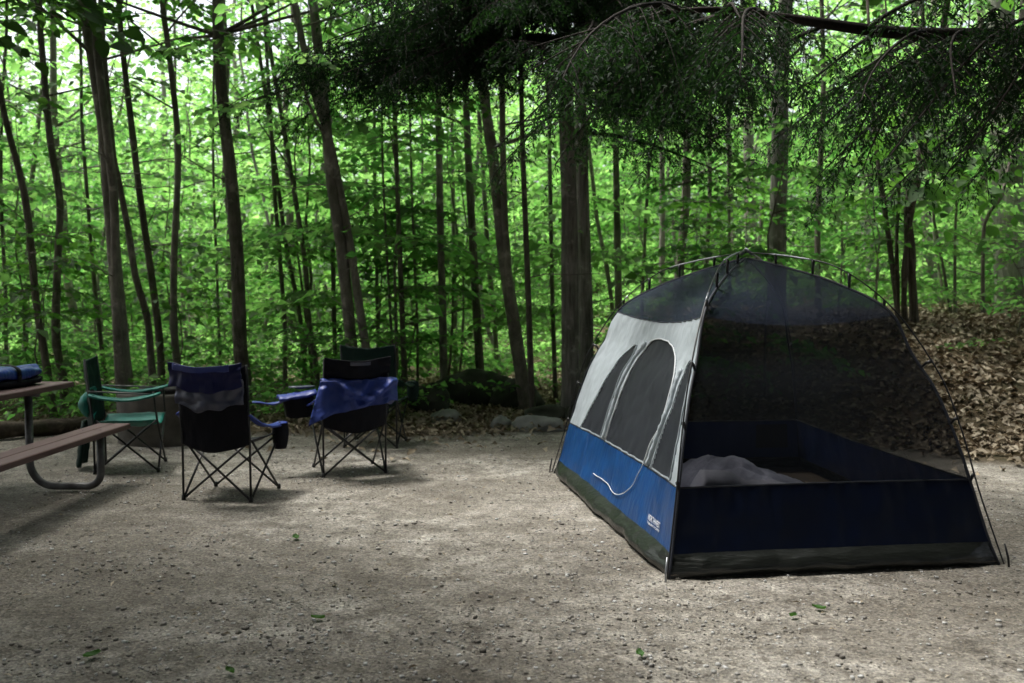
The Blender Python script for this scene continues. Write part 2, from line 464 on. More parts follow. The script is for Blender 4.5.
def spray(L, wood, p0, dirv, length, leaf, rg, droop=.25, dens=1.0, tilt=.5, wood_r=.006):
    """one flat leafy branch: an axis, alternate side twigs in a near-horizontal plane, leaves along each"""
    dirv = unit(np.asarray(dirv, float)); p0 = np.asarray(p0, float)
    k = 7; t = np.linspace(0, 1, k)[:, None]
    axis = p0 + dirv * length * t + np.array([0, 0, -1]) * droop * length * t ** 2
    side = np.array([-dirv[1], dirv[0], 0.0]); nn = np.linalg.norm(side)
    if nn < .2: a = rg.uniform(0, 6.28); side = np.array([math.cos(a), math.sin(a), 0])
    else: side /= nn
    if wood is not None: wood.tube(axis, np.linspace(wood_r, wood_r * .3, k), 4, False)
    nt = max(3, int(length / .13 * dens))
    sgn = 1
    for s in np.linspace(.15, 1, nt):
        i = min(int(s * (k - 1)), k - 2); f = s * (k - 1) - i
        q = axis[i] * (1 - f) + axis[i + 1] * f
        ax = unit(axis[i + 1] - axis[i])
        tl = length * (.42 * (1 - .75 * s) + .08) * rg.uniform(.7, 1.3)
        td = unit(ax * rg.uniform(.5, 1.0) + side * sgn * rg.uniform(.6, 1.0) + np.array([0, 0, rg.uniform(-.25, .15)]))
        if s > .97: td = ax
        sgn = -sgn
        nl = max(2, int(tl / (leaf * .5)))
        u = (np.arange(nl) + rg.uniform(.2, 1)) / nl
        pos = q + td * (tl * u)[:, None] + np.array([0, 0, -1.0]) * (tl * .18 * u ** 2)[:, None] + rg.normal(0, leaf * .12, (nl, 3))
        sd2 = np.cross(td, [0, 0, 1.0]); sd2 /= np.linalg.norm(sd2) + 1e-9
        alt = np.where(np.arange(nl) % 2 == 0, 1, -1)[:, None]
        ld = unit(td * .7 + sd2 * alt * .75 + rg.normal(0, .18, (nl, 3)) + np.array([0, 0, -.18]))
        ln = unit(np.array([0, 0, 1.0]) + rg.normal(0, tilt, (nl, 3)))
        L.add(pos, ld, ln, leaf * np.clip(rg.normal(.95, .3, nl), .4, 1.6))

def bough(L, wood, p0, dirv, length, rg, droop=.35, sprig=.05, hang=.5, dens=1.0, r0=.03):
    """hemlock branch: sagging limb, drooping lacy side twigs, short flat needle sprays"""
    dirv = unit(np.asarray(dirv, float)); p0 = np.asarray(p0, float)
    k = 12; t = np.linspace(0, 1, k)[:, None]
    side = unit(np.array([-dirv[1], dirv[0], 0.0]))
    axis = p0 + dirv * length * t + np.array([0, 0, -1]) * droop * length * t ** 1.8 + side * (np.sin(t * 3 + rg.uniform(0, 6)) * .08 * length * t)
    wood.tube(axis, np.linspace(r0, .004, k), 6, False)
    n1 = int(length / .085 * dens); sg = 1
    for s in np.linspace(.12, 1, n1):
        i = min(int(s * (k - 1)), k - 2); f = s * (k - 1) - i
        q = axis[i] * (1 - f) + axis[i + 1] * f
        ax = unit(axis[i + 1] - axis[i])
        tl = (.25 + .55 * (1 - s)) * rg.uniform(.5, 1.15) * min(1.3, length / 2)
        td = unit(ax * rg.uniform(.3, .8) + side * sg * rg.uniform(.5, 1.0) + np.array([0, 0, -rg.uniform(0, .3)])); sg = -sg
        m = 6; u = np.linspace(0, 1, m)[:, None]
        tw = q + td * tl * u + np.array([0, 0, -1]) * hang * tl * u ** 1.7
        wood.tube(tw, np.linspace(.004, .0015, m), 3, False)
        ns = max(3, int(tl / .05)); 
        for v in np.linspace(.1, 1, ns):
            j = min(int(v * (m - 1)), m - 2); g = v * (m - 1) - j
            c = tw[j] * (1 - g) + tw[j + 1] * g; tx = unit(tw[j + 1] - tw[j])
            sl = .16 * (1.1 - .7 * v) * rg.uniform(.6, 1.3)
            sd = unit(np.cross(tx, [0, 0, 1.0]) * rg.choice([-1, 1]) + tx * rg.uniform(.3, .9) + np.array([0, 0, -rg.uniform(.1, .9)]))
            nq = max(3, int(sl / .0125)); w = np.linspace(0, 1, nq)
            pp = c + sd * (sl * w)[:, None] + np.array([0, 0, -1.0]) * (sl * .3 * w ** 2)[:, None]
            s2 = unit(np.cross(sd, [0, .3, 1.0])); alt = np.where(np.arange(nq) % 2 == 0, 1, -1)[:, None]
            dd = unit(sd * .9 + s2 * alt * .8 + rg.normal(0, .25, (nq, 3)))
            L.add(pp, dd, unit(rg.normal(0, .5, (nq, 3)) + np.array([0, 0, 1.0])), sprig * rg.uniform(.6, 1.15, nq))

# ------------------------------------------------------------------ trees
def finish_tree(name, label, cat, group, base, wood, bark, L, leafm, **kw):
    root = empty(name, tuple(base)); tag(root, label, cat, group)
    base = np.asarray(base, float)
    wood.V = [tuple(np.asarray(v) - base) for v in wood.V]
    wood.build("trunk", M[bark], root, True)
    if L is not None and L.p:
        obj_from(L.mesh("crown", M[leafm], shift=base, **kw), "crown", root)
    return root

def trunk_from_photo(pts, Y, wpx, ztop, rg, wob=.06):
    """take a trunk's lean and bends from measured points, then carry it on up to its real height"""
    P = [at(x, y, Y) for x, y in pts]
    gz = ground_z(P[0][0], Y)
    b = P[0].copy(); 
    if P[0][2] > gz:
        e = (P[1] - P[0]) / max(P[1][2] - P[0][2], .1); e[0] = np.clip(e[0], -.25, .25)
        b = P[0] - e * (P[0][2] - gz)
        b[2] = gz - .12
        P = [b] + P
    else: P[0][2] = gz - .12
    e = (P[-1] - P[-2]) / max(P[-1][2] - P[-2][2], .1)
    e[0] = np.clip(e[0], -.2, .2)
    z = P[-1][2]
    while z < ztop:
        st = 1.6; e[0] = e[0] * .75 + rg.normal(0, .03); P.append(P[-1] + np.array([e[0], rg.normal(0, .04), 1]) * st); z += st
    P = np.array(P)
    P[:, 1] += np.cumsum(rg.normal(0, wob, len(P))) * np.minimum(1, np.arange(len(P)) * .5)
    Q = smooth_path(P, max(14, len(P) * 3))
    r = wpx / 2 * Y / F
    h = (Q[:, 2] - Q[0, 2]) / max(Q[-1, 2] - Q[0, 2], .1)
    rad = r * (1 - .6 * h) * (1 + .45 * np.exp(-h * (Q[-1, 2] - Q[0, 2]) / .16))
    rad *= 1 + rg.normal(0, .03, len(rad))
    return Q, rad

def limbs_on(Q, rad, n, z0, z1, lmin, lmax, rg, L, wood, leaf, az=None, rise=(.1, .6), sprays=(2, 4), dens=1.0):
    for _ in range(n):
        z = rg.uniform(z0, min(z1, Q[-1, 2] - .1))
        i = int(np.clip(np.searchsorted(Q[:, 2], z), 1, len(Q) - 2))
        a = rg.uniform(0, 2 * math.pi) if az is None else rg.uniform(*az)
        d = unit(np.array([math.cos(a), math.sin(a), rg.uniform(*rise)]))
        ln = rg.uniform(lmin, lmax)
        k = 7; t = np.linspace(0, 1, k)[:, None]
        bend = np.array([rg.normal(0, .12), rg.normal(0, .12), rg.uniform(-.05, .25)])
        ax = Q[i] + d * ln * t + bend * ln * t ** 2
        r0 = max(.006, min(rad[i] * .4, .02 + .006 * ln))
        wood.tube(ax, np.linspace(r0, .004, k), 5, False)
        ns = rg.integers(*sprays) if sprays[1] > sprays[0] else sprays[0]
        for s in np.linspace(.35, 1, max(1, ns)):
            j = min(int(s * (k - 1)), k - 2)
            q = ax[j] + (ax[j + 1] - ax[j]) * (s * (k - 1) - j)
            aa = rg.uniform(-.9, .9) if s < .98 else 0
            dd = np.array([d[0] * math.cos(aa) - d[1] * math.sin(aa), d[0] * math.sin(aa) + d[1] * math.cos(aa), rg.uniform(-.12, .2)])
            spray(L, wood, q, dd, ln * rg.uniform(.35, .7), leaf, rg, dens=dens)

def photo_tree(name, label, Y, stems, bark="bark_dark", leafm="leaf", ztop=9.5, limbs=9, z0=3.0, leaf=.09, group=None, seed=0, dead=3, lmax=2.2, cat="tree", dens=1.0, lowz=None):
    rg = np.random.default_rng(100 + seed)
    wood = MB(); L = Leaves(); base = None
    for pts, w in stems:
        Q, rad = trunk_from_photo(pts, Y, w, ztop, rg)
        wood.tube(Q, rad, 10 if w > 8 else 7)
        if base is None: base = Q[0] + np.array([0, 0, .12])
        limbs_on(Q, rad, limbs, z0, ztop, .8, lmax, rg, L, wood, leaf, dens=dens)
        for _ in range(dead):      # bare dead twigs low on the stem
            z = rg.uniform(.6, 3.2); i = int(np.clip(np.searchsorted(Q[:, 2], z), 1, len(Q) - 2))
            a = rg.uniform(0, 6.28); d = np.array([math.cos(a), math.sin(a), rg.uniform(-.1, .7)])
            t = np.linspace(0, 1, 5)[:, None]; ln = rg.uniform(.4, 1.3)
            wood.tube(Q[i] + d * ln * t + rg.normal(0, .06, (5, 3)) * t, np.linspace(.009, .002, 5), 4, False)
    return finish_tree(name, label, cat, group, base, wood, bark, L, leafm, flat=None)

GT = "tree trunks around the clearing"
def T(*a, **k):
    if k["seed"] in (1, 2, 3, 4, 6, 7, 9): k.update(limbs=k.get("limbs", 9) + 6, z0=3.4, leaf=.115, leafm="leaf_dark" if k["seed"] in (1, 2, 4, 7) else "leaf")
    return photo_tree(*a, group=GT, **k)
T("slender_tree", "thin dark trunk leaning over the blue bundle on the table", 10.6, [([(56, 425), (44, 362), (35, 305), (22, 203), (6, 120), (-3, 70)], 8)], seed=1, limbs=8)
T("slender_tree", "dark upright trunk rising behind the corner of the picnic table", 11.2, [([(66, 420), (62, 380), (58, 340), (54, 270), (52, 200), (46, 140), (40, 67), (37, 0)], 8.5)], seed=2, limbs=10, leafm="leaf_dark")
T("pale_tree", "pale grey trunk partly hidden by the dark one behind the picnic table", 15.5, [([(86, 402), (83, 348), (73, 277), (67, 200), (62, 130), (63, 60)], 9)], bark="bark_pale", seed=3, limbs=8)
T("beech_tree", "thick trunk of two fused stems with a burl above the teal chair", 10.4,
  [([(124, 415), (123, 392), (121, 362), (112, 288), (106, 205), (101, 140), (88, 64), (75, 0)], 15),
   ([(122, 400), (120, 355), (116, 288), (113, 200), (110, 140), (100, 58), (93, 0)], 10)], bark="bark_grey", seed=4, limbs=9, leafm="leaf_dark", leaf=.11, lmax=2.6)
T("slender_tree", "curved dark stem bending away from the fused double trunk", 10.9, [([(150, 415), (148, 386), (145, 360), (139, 318), (132, 277), (122, 228), (113, 180), (108, 140)], 8)], seed=5, limbs=5, ztop=7)
T("slender_tree", "crooked dark trunk rising above the concrete fire ring", 11.6, [([(164, 415), (161, 380), (158, 335), (150, 260), (143, 190), (136, 123), (127, 58), (122, 0)], 8)], seed=6, limbs=10)
T("slender_tree", "straight greyish trunk over the left shoulder of the navy chair", 11.4, [([(178, 410), (176, 363), (174, 325), (171, 260), (172, 190), (173, 132), (167, 44), (164, 0)], 8)], bark="bark_grey", seed=7, limbs=10)
T("sapling", "wire thin straight sapling between the navy chair and the big dark trunk", 13.0, [([(221, 400), (219, 363), (217, 270), (214, 180), (213, 100), (211, 20)], 3.2)], seed=8, limbs=7, ztop=7)
T("maple_tree", "big straight dark trunk directly behind the navy chair", 11.0, [([(246, 412), (243, 373), (241, 347), (238, 260), (233, 180), (227, 110), (222, 30)], 14.5)], seed=9, limbs=10, lmax=2.8, leafm="leaf")
T("sapling", "slim sapling, nearer the big dark trunk of two that rise in parallel", 12.4, [([(287, 405), (284, 370), (281, 326), (277, 253), (272, 180), (268, 100), (262, 20)], 5)], seed=10, limbs=7)
T("sapling", "slim leaning sapling midway between the navy chair and the black one", 12.8, [([(308, 402), (303, 356), (299, 312), (288, 253), (277, 180), (266, 92), (253, 0)], 5.2)], seed=11, limbs=8)
T("sapling", "leaning sapling just left of the black chair back", 12.2, [([(320, 405), (315, 356), (310, 320), (304, 262), (294, 198), (282, 120), (272, 60), (265, 0)], 6)], seed=12, limbs=8)
T("sapling", "upright thin sapling close beside the forked trunk behind the black chair", 12.6, [([(336, 405), (334, 356), (331, 268), (329, 180), (327, 100), (330, 20)], 5)], seed=13, limbs=5)
T("maple_tree", "tall forked double trunk leaning behind the black chair", 10.8,
  [([(358, 415), (353, 356), (343, 253), (334, 190), (329, 140), (322, 79), (313, 0)], 13),
   ([(376, 412), (369, 356), (360, 300), (351, 245), (340, 185), (331, 140), (318, 100), (306, 50), (295, 0)], 9.5)], bark="bark_grey", seed=14, limbs=9, lmax=2.6)
T("sapling", "thin dark sapling over the dark green chair", 13.5, [([(380, 402), (378, 340), (377, 260), (376, 180), (375, 80), (374, 10)], 4)], seed=15, limbs=6)
T("sapling", "wire thin bent sapling at the edge of the dark green chair", 12.0, [([(396, 412), (392, 341), (385, 209), (382, 150), (380, 60)], 3.2)], seed=16, limbs=4, ztop=6)
T("slender_tree", "straight dark trunk rising from the leaf litter past the green chair", 12.0, [([(406, 408), (405, 390), (400, 262), (396, 160), (393, 60), (392, 0)], 6)], seed=17, limbs=7)
T("sapling", "wire thin sapling left of the mossy boulder", 12.5, [([(418, 404), (417, 316), (413, 220), (410, 120)], 3)], seed=18, limbs=5, ztop=6)
T("slender_tree", "greenish grey trunk standing behind the upright mossy boulder", 12.2, [([(445, 403), (444, 395), (442, 300), (441, 254), (439, 150), (438, 40)], 8.5)], bark="bark_grey", seed=19, limbs=7)
T("sapling", "thin pale sapling beside the wide mossy boulder", 14.5, [([(457, 400), (456, 394), (454, 242), (452, 120)], 5)], bark="bark_pale", seed=20, limbs=6)
T("slender_tree", "dark trunk growing out from behind the wide mossy boulder", 12.6, [([(482, 398), (480, 380), (474, 275), (468, 160), (464, 60), (462, 0)], 9.5)], seed=21, limbs=7)
T("beech_tree", "pale thick trunk leaning over the boulders between chairs and tent", 11.6, [([(524, 392), (521, 373), (515, 332), (503, 250), (494, 165), (486, 110), (474, 0)], 14.5), ([(526, 390), (520, 345), (511, 300), (507, 250), (504, 200)], 8)], bark="bark_pale", seed=22, limbs=6, ztop=9)
T("slender_tree", "dark straight trunk in front of the pale leaning one", 10.9, [([(533, 412), (531, 380), (528, 290), (523, 160), (521, 80), (519, 0)], 6.5)], seed=23, limbs=6)
T("sapling", "slim dark trunk between the leaning pale one and the broad hemlock", 12.6, [([(556, 400), (555, 386), (552, 290), (550, 200), (548, 100)], 5)], seed=24, limbs=6)
T("slender_tree", "forked slim trunk above the silver door panel of the tent", 13.2, [([(619, 385), (618, 340), (617, 300), (615, 220), (613, 150), (612, 60)], 8), ([(617, 360), (614, 305), (607, 260), (599, 219), (592, 160)], 5)], bark="bark_grey", seed=25, limbs=6)
T("sapling", "wavy thin sapling over the left end of the tent roof", 13.8, [([(640, 380), (643, 280), (645, 220), (647, 162), (646, 90)], 4)], seed=26, limbs=6)
T("slender_tree", "mossy green trunk left of the tent peak", 16.5, [([(661, 372), (662, 270), (662, 200), (661, 140), (660, 60)], 6.5)], bark="bark_grey", seed=27, limbs=7)
T("slender_tree", "stout leaning trunk over the middle of the tent's left roof edge", 13.8, [([(677, 370), (680, 272), (687, 206), (689, 140), (690, 60)], 10)], seed=28, limbs=6)
T("slender_tree", "thin trunk standing just left of the tent's top crossing", 14.5, [([(704, 365), (706, 263), (708, 200), (709, 140), (711, 60)], 5)], seed=29, limbs=6)
T("sapling", "needle thin sapling straight above the tent's top crossing", 13.5, [([(730, 370), (730, 240), (730, 140), (728, 60)], 3.6)], seed=30, limbs=5, ztop=7)
T("slender_tree", "faded mossy trunk far off, half behind the tent's peak", 20.0, [([(751, 340), (751, 240), (749, 147), (748, 80), (747, 20)], 13)], bark="bark_grey", seed=31, limbs=8, ztop=11)
T("maple_tree", "thick dark trunk rising behind the tent roof right of its peak", 12.5, [([(776, 355), (777, 240), (778, 150), (780, 70), (783, 0)], 19)], bark="bark_ridged", seed=32, limbs=6)
T("slender_tree", "slim dark trunk over the tent's right roof slope", 13.0, [([(818, 350), (819, 240), (823, 170), (826, 90)], 6.5)], seed=33, limbs=6)
T("pale_tree", "pale mottled trunk on the leafy bank behind the shaggy stems", 17.5, [([(938, 330), (934, 300), (930, 240), (926, 176), (922, 90), (920, 20)], 10.5)], bark="bark_pale", seed=35, limbs=8, ztop=10)
T("sapling", "straight thin sapling rooted on top of the leaf bank", 13.5, [([(957, 330), (958, 305), (963, 225), (968, 145), (972, 60)], 3.4)], seed=36, limbs=7, ztop=6)
T("sapling", "crooked zigzag sapling in front of the massive trunk on the bank", 12.6, [([(981, 336), (981, 320), (980, 238), (984, 215), (992, 198), (1003, 170), (1014, 145), (1022, 110)], 4.2)], seed=37, limbs=7, ztop=6)
T("oak_tree", "massive rough trunk at the top of the leaf bank", 15.0, [([(1014, 335), (1011, 300), (1008, 230), (1005, 130), (1003, 60), (1001, 0)], 33)], bark="bark_ridged", seed=38, limbs=8, z0=4, ztop=11, lmax=3)
T("sapling", "slim dark sapling deep in the woods, between the green chair and mossy boulder", 17, [([(428, 388), (427, 300), (424, 200), (423, 100)], 3.4)], seed=39, limbs=6)
T("sapling", "slim sapling showing between the big dark trunk and the navy chair top", 16, [([(190, 395), (187, 330), (184, 262), (183, 150), (181, 60)], 4)], seed=40, limbs=6, bark="bark_grey")
T("sapling", "thin dark sapling close to the fused double trunk, toward the table", 12.6, [([(108, 408), (106, 390), (98, 330), (92, 262), (86, 200), (80, 120), (76, 40)], 4.5)], seed=41, limbs=6)
T("sapling", "upright thin sapling at the far end of the picnic table, over the bundle", 13.2, [([(12, 405), (8, 360), (5, 280), (2, 200), (4, 100), (10, 20)], 4.2)], seed=42, limbs=8)
T("slender_tree", "slender trunk between the mossy boulder and the dark leaning one", 15, [([(498, 392), (495, 330), (488, 250), (482, 150)], 5.5)], seed=43, limbs=6)

# the clump of shaggy stems with big hanging leaves to the right of the tent
def shaggy_clump():
    rg = np.random.default_rng(55); wood = MB(); L = Leaves(); Y = 11.4
    stems = [([(914, 345), (914, 302), (910, 250), (908, 214), (914, 186), (926, 136), (932, 96)], 9),
             ([(906, 345), (903, 300), (905, 240), (912, 196), (920, 160), (921, 110)], 6),
             ([(899, 345), (896, 300), (889, 240), (881, 185), (876, 130)], 5.5),
             ([(896, 345), (898, 310), (897, 240), (899, 190), (893, 120)], 4)]
    base = None
    for pts, w in stems:
        Q, rad = trunk_from_photo(pts, Y, w, 4.4, rg, .03)
        rad = rad * (1 + .5 * rg.random(len(rad)) * (Q[:, 2] > 1.6))
        wood.tube(Q, rad, 8)
        if base is None: base = Q[0] + np.array([0, 0, .12])
        limbs_on(Q, rad, 6, 2.4, 4.3, .6, 1.6, rg, L, wood, .16, rise=(-.1, .5), sprays=(2, 4), dens=.6)
    for _ in range(10):
        q = at(rg.uniform(835, 985), rg.uniform(105, 175), Y + rg.uniform(-1.6, .4))
        d = np.array([rg.uniform(-1, 1), rg.uniform(-.8, .2), -.15])
        wood.tube(np.linspace(at(920, 110, Y), q, 5) + np.array([0, 0, 1]) * (np.sin(np.linspace(0, 3.14, 5)) * .15)[:, None], np.linspace(.012, .004, 5), 4, False)
        spray(L, wood, q, d, rg.uniform(.6, 1.1), .18, rg, dens=.75, tilt=.5, droop=.45)
    finish_tree("maple_shrub", "clump of shaggy peeling stems with large drooping leaves beside the tent", "tree", None, base, wood, "bark_shaggy", L, "leaf_dark", width=.72, flat=None)
shaggy_clump()

# hemlocks: the broad trunk behind the tent and the one beyond the photo's edge whose long limb hangs over the tent
def hemlock(label, base, trunks, boughs, seed, bark="bark_ridged", sprig=.055, extra=()):
    rg = np.random.default_rng(seed); wood = MB(); L = Leaves()
    for Q, rad in trunks: wood.tube(Q, rad, 14)
    bw = MB()
    for Q, rad in extra: bw.tube(Q, rad, 12)
    for p0, d, ln, kw in boughs: bough(L, bw, p0, d, ln, rg, sprig=sprig, **kw)
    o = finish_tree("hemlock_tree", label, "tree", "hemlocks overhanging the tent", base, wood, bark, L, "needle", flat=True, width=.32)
    bw.V = [tuple(np.asarray(v) - np.asarray(base, float)) for v in bw.V]
    bw.build("branchwork", M["bark_twig"], o)
    return o

rg = np.random.default_rng(77)
QA, ra = trunk_from_photo([(569, 410), (570, 395), (570, 300), (569, 200), (566, 100), (563, 0)], 10.8, 19, 11, rg, .02)
QB, rb = trunk_from_photo([(588, 405), (587, 390), (586, 300), (583, 200), (581, 100), (580, 0)], 11.3, 15, 10, rg, .02)
bo = []
def from_trunk(Q, z, az, ln, **kw):
    i = int(np.clip(np.searchsorted(Q[:, 2], z), 1, len(Q) - 2))
    bo.append((Q[i], np.array([math.cos(az), math.sin(az), kw.pop("rise", .0)]), ln, kw))
from_trunk(QA, 4.7, R(186), 3.7, droop=.34, dens=.7)          # the long branch sagging left over the chairs
for i in range(38):
    a_ = rg.choice([rg.uniform(165, 250), rg.uniform(250, 300), rg.uniform(300, 385), rg.uniform(300, 385)])
    from_trunk(QA, rg.uniform(4.1, 6.4) if a_ < 250 else rg.uniform(3.6, 6.3), R(a_), rg.uniform(1.2, 2.5) if a_ < 250 else rg.uniform(1.4, 3.0), droop=rg.uniform(.12, .36), dens=.85)
for i in range(15):
    from_trunk(QA, rg.uniform(4.1, 4.9), R(rg.uniform(176, 222)), rg.uniform(1.8, 3.3), droop=rg.uniform(.2, .42), dens=.95)
for i in range(15):
    from_trunk(QA, rg.uniform(4.2, 5.0), R(rg.uniform(222, 290)), rg.uniform(1.6, 3.2), droop=rg.uniform(.2, .45), dens=.95)
for i in range(20):
    from_trunk(QA, rg.uniform(3.9, 5.6), R(rg.uniform(165, 285)), rg.uniform(1.1, 2.3), droop=rg.uniform(.2, .5), dens=1.0)
for i in range(15):
    from_trunk(QB, rg.uniform(3.4, 6.0), R(rg.uniform(-75, 35)), rg.uniform(1.4, 2.8), droop=rg.uniform(.2, .45))
hemlock("broad paired hemlock trunks behind the tent, dark lacy branches hanging on every side", QA[0] + np.array([0, 0, .12]), [(QA, ra), (QB, rb)], bo, 31)

bx, by = 5.9, 6.4
gz = ground_z(bx, by)
zz = np.linspace(gz - .15, 9, 16)
Q2 = np.stack([bx + .04 * np.sin(zz), by + .05 * np.cos(zz * .8), zz], 1)
r2 = .17 * (1 - .06 * zz) + .1 * np.exp(-(zz - gz) / .2)
bo = []
# the long limb, almost level, reaching over the tent
limb = [at(1290, 60, 6.3), at(1150, 42, 6.1), at(1024, 36, 6.0), at(900, 33, 5.9), at(800, 20, 5.9), at(720, 10, 5.9), at(660, 12, 5.9)]
LP = smooth_path(np.vstack([[Q2[6]], limb]), 40)
tr2 = [(Q2, r2)]; limb_r = np.linspace(.075, .012, 40)
for i in range(62):
    k = rg.integers(1, 39); sgn = rg.choice([-1, 1])
    bo.append((LP[k], np.array([rg.uniform(-.9, .2), rg.uniform(.4, 1) * sgn, rg.uniform(-.1, .15)]), rg.uniform(.6, 1.7), dict(droop=rg.uniform(.1, .65), hang=.65, dens=1.1, r0=.014)))
for i in range(16):
    z = rg.uniform(3.9, 6.5); k = int(np.searchsorted(Q2[:, 2], z))
    bo.append((Q2[k], np.array([-1, rg.uniform(-.4, .9), rg.uniform(-.05, .1)]), rg.uniform(2.2, 4.4), dict(droop=rg.uniform(.12, .28), r0=.035)))
hemlock("hemlock past the picture edge whose long limb sweeps level above the tent", (bx, by, gz), tr2, bo, 33, sprig=.05, extra=[(LP, limb_r)])

# ------------------------------------------------------------------ understory: leafy saplings and low shrubs
def sapling_proto(seed, h, n, leaf, leafm):
    rg = np.random.default_rng(seed); wood = MB(); L = Leaves()
    k = 9; z = np.linspace(-.1, h, k)
    Q = np.stack([np.cumsum(rg.normal(0, .05, k)), np.cumsum(rg.normal(0, .05, k)), z], 1); Q -= Q[0] * [1, 1, 0]
    rad = np.linspace(.008 + .003 * h, .003, k); wood.tube(Q, rad, 6)
    for i in range(n):
        zz = h * rg.uniform(.12, 1) ** .85; j = int(np.clip(np.searchsorted(z, zz), 1, k - 1))
        a = i * 2.4 + rg.uniform(-.4, .4); ln = rg.uniform(.5, 1.25) * (1.15 - .55 * zz / h) * (.6 + h * .14)
        spray(L, wood, Q[j - 1] + (Q[j] - Q[j - 1]) * .5, (math.cos(a), math.sin(a), rg.uniform(-.05, .35)), ln, leaf, rg, droop=.22)
    root = finish_tree("leafy_sapling", "x", "sapling", "leafy saplings in the understory", (0, 0, 0), wood, "bark_dark", L, leafm)
    return root

protos = [sapling_proto(201 + i, h, n, lf, lm) for i, (h, n, lf, lm) in enumerate(
    [(3.2, 38, .105, "leaf"), (4.4, 40, .14, "leaf"), (5.4, 56, .10, "leaf"), (2.2, 26, .13, "leaf_dark"), (6.4, 56, .125, "leaf_far"), (1.2, 26, .08, "leaf")])]
LAND = [(20, "the blue bundle"), (62, "the picnic table corner"), (118, "the fused double trunk"), (165, "the fire ring"), (208, "the navy chair"), (243, "the big dark trunk"), (300, "the parallel saplings"),
        (356, "the black chair"), (402, "the dark green chair"), (440, "the mossy boulders"), (515, "the pale leaning trunk"), (572, "the broad hemlock"), (640, "the tent door"), (690, "the tent roof's near side"),
        (745, "the tent peak"), (780, "the thick dark trunk"), (835, "the tent's far roof slope"), (905, "the shaggy stems"), (960, "the leaf bank"), (1008, "the massive trunk")]
used = {}
first = [True] * len(protos)
def put_sapling(k, x, y, s, rz):
    size = ["shoulder-high", "tall", "very tall", "knee-to-head-high", "towering", "low shrubby"][k]
    px = 512 + F * x / y
    lm = min(LAND, key=lambda q: abs(q[0] - px)); rel = "left of" if px < lm[0] - 9 else "right of" if px > lm[0] + 9 else "straight behind"
    far = "at the clearing edge" if y < 11.6 else "a little way in" if y < 14 else "deep in the woods" if y < 18.5 else "far back in the woods"
    lab = f"{size} leafy sapling {far}, {rel} {lm[1]}"
    if (lab in used): return False
    used[lab] = 1
    o = protos[k] if first[k] else copy_tree(protos[k])
    first[k] = False
    o.location = (x, y, ground_z(x, y)); o.rotation_euler = (rng.normal(0, .04), rng.normal(0, .04), rz); o.scale = (s, s, s * rng.uniform(.9, 1.1))
    o["label"] = lab
    return True
rs = np.random.default_rng(404)
cnt = 0
for tries in range(900):
    y = 10.6 + 15 * rs.random() ** 1.25; half = y * .62
    x = rs.uniform(-half, half)
    if y < float(edge_y(x)) + .9: continue
    px = 512 + F * x / y
    k = int(rs.choice(6, p=[.2, .22, .16, .16, .12, .14]))
    if y < 13: k = int(rs.choice([0, 3, 5, 3, 1]))
    if 850 < px and y < 13 and rs.random() < .7: continue       # the open leaf bank
    if 405 < px < 640 and y < 12.6: continue                     # litter and boulders stay in view
    if put_sapling(k, x, y, rs.uniform(.8, 1.2), rs.uniform(0, 6.28)): cnt += 1
    if cnt >= 105: break

# more slim trunks deep in the woods, as separate trees
def pole_proto(seed, h, r, bark):
    rg = np.random.default_rng(seed); wood = MB(); L = Leaves(); k = 16
    z = np.linspace(-.2, h, k); Q = np.stack([np.cumsum(rg.normal(0, .07, k)), np.cumsum(rg.normal(0, .07, k)), z], 1); Q -= Q[0] * [1, 1, 0]
    rad = np.linspace(r, r * .3, k); rad[0] *= 1.4; wood.tube(Q, rad, 8)
    limbs_on(Q, rad, 10, 2.6, h, .8, 2.2, rg, L, wood, .12, dens=.8)
    return finish_tree("forest_tree", "x", "tree", "slim trees deep in the woods", (0, 0, 0), wood, bark, L, "leaf_far")
pp = [pole_proto(301, 10, .055, "bark_dark"), pole_proto(302, 9, .035, "bark_grey"), pole_proto(303, 12, .09, "bark_dark"), pole_proto(304, 12, .12, "bark_pale")]
firstp = [True] * 4; cnt = 0; sizes = ["slim dark", "wire thin grey", "medium dark", "stout pale"]
for tries in range(900):
    y = rs.uniform(15, 34); x = rs.uniform(-y * .6, y * .6); k = int(rs.choice(4, p=[.38, .4, .14, .08])); px = 512 + F * x / y
    lm = min(LAND, key=lambda q: abs(q[0] - px)); rel = "left of" if px < lm[0] - 9 else "right of" if px > lm[0] + 9 else "straight behind"
    far = "in the second row" if y < 20 else "deep in the woods" if y < 27 else "farthest back"
    lab = f"{sizes[k]} trunk {far}, {rel} {lm[1]}"
    if lab in used: continue
    used[lab] = 1
    o = pp[k] if firstp[k] else copy_tree(pp[k]); firstp[k] = False
    o.location = (x, y, ground_z(x, y)); o.rotation_euler = (rs.normal(0, .05), rs.normal(0, .05), rs.uniform(0, 6.28)); s = rs.uniform(.8, 1.25); o.scale = (s, s, s); o["label"] = lab
    cnt += 1
    if cnt >= 62: break

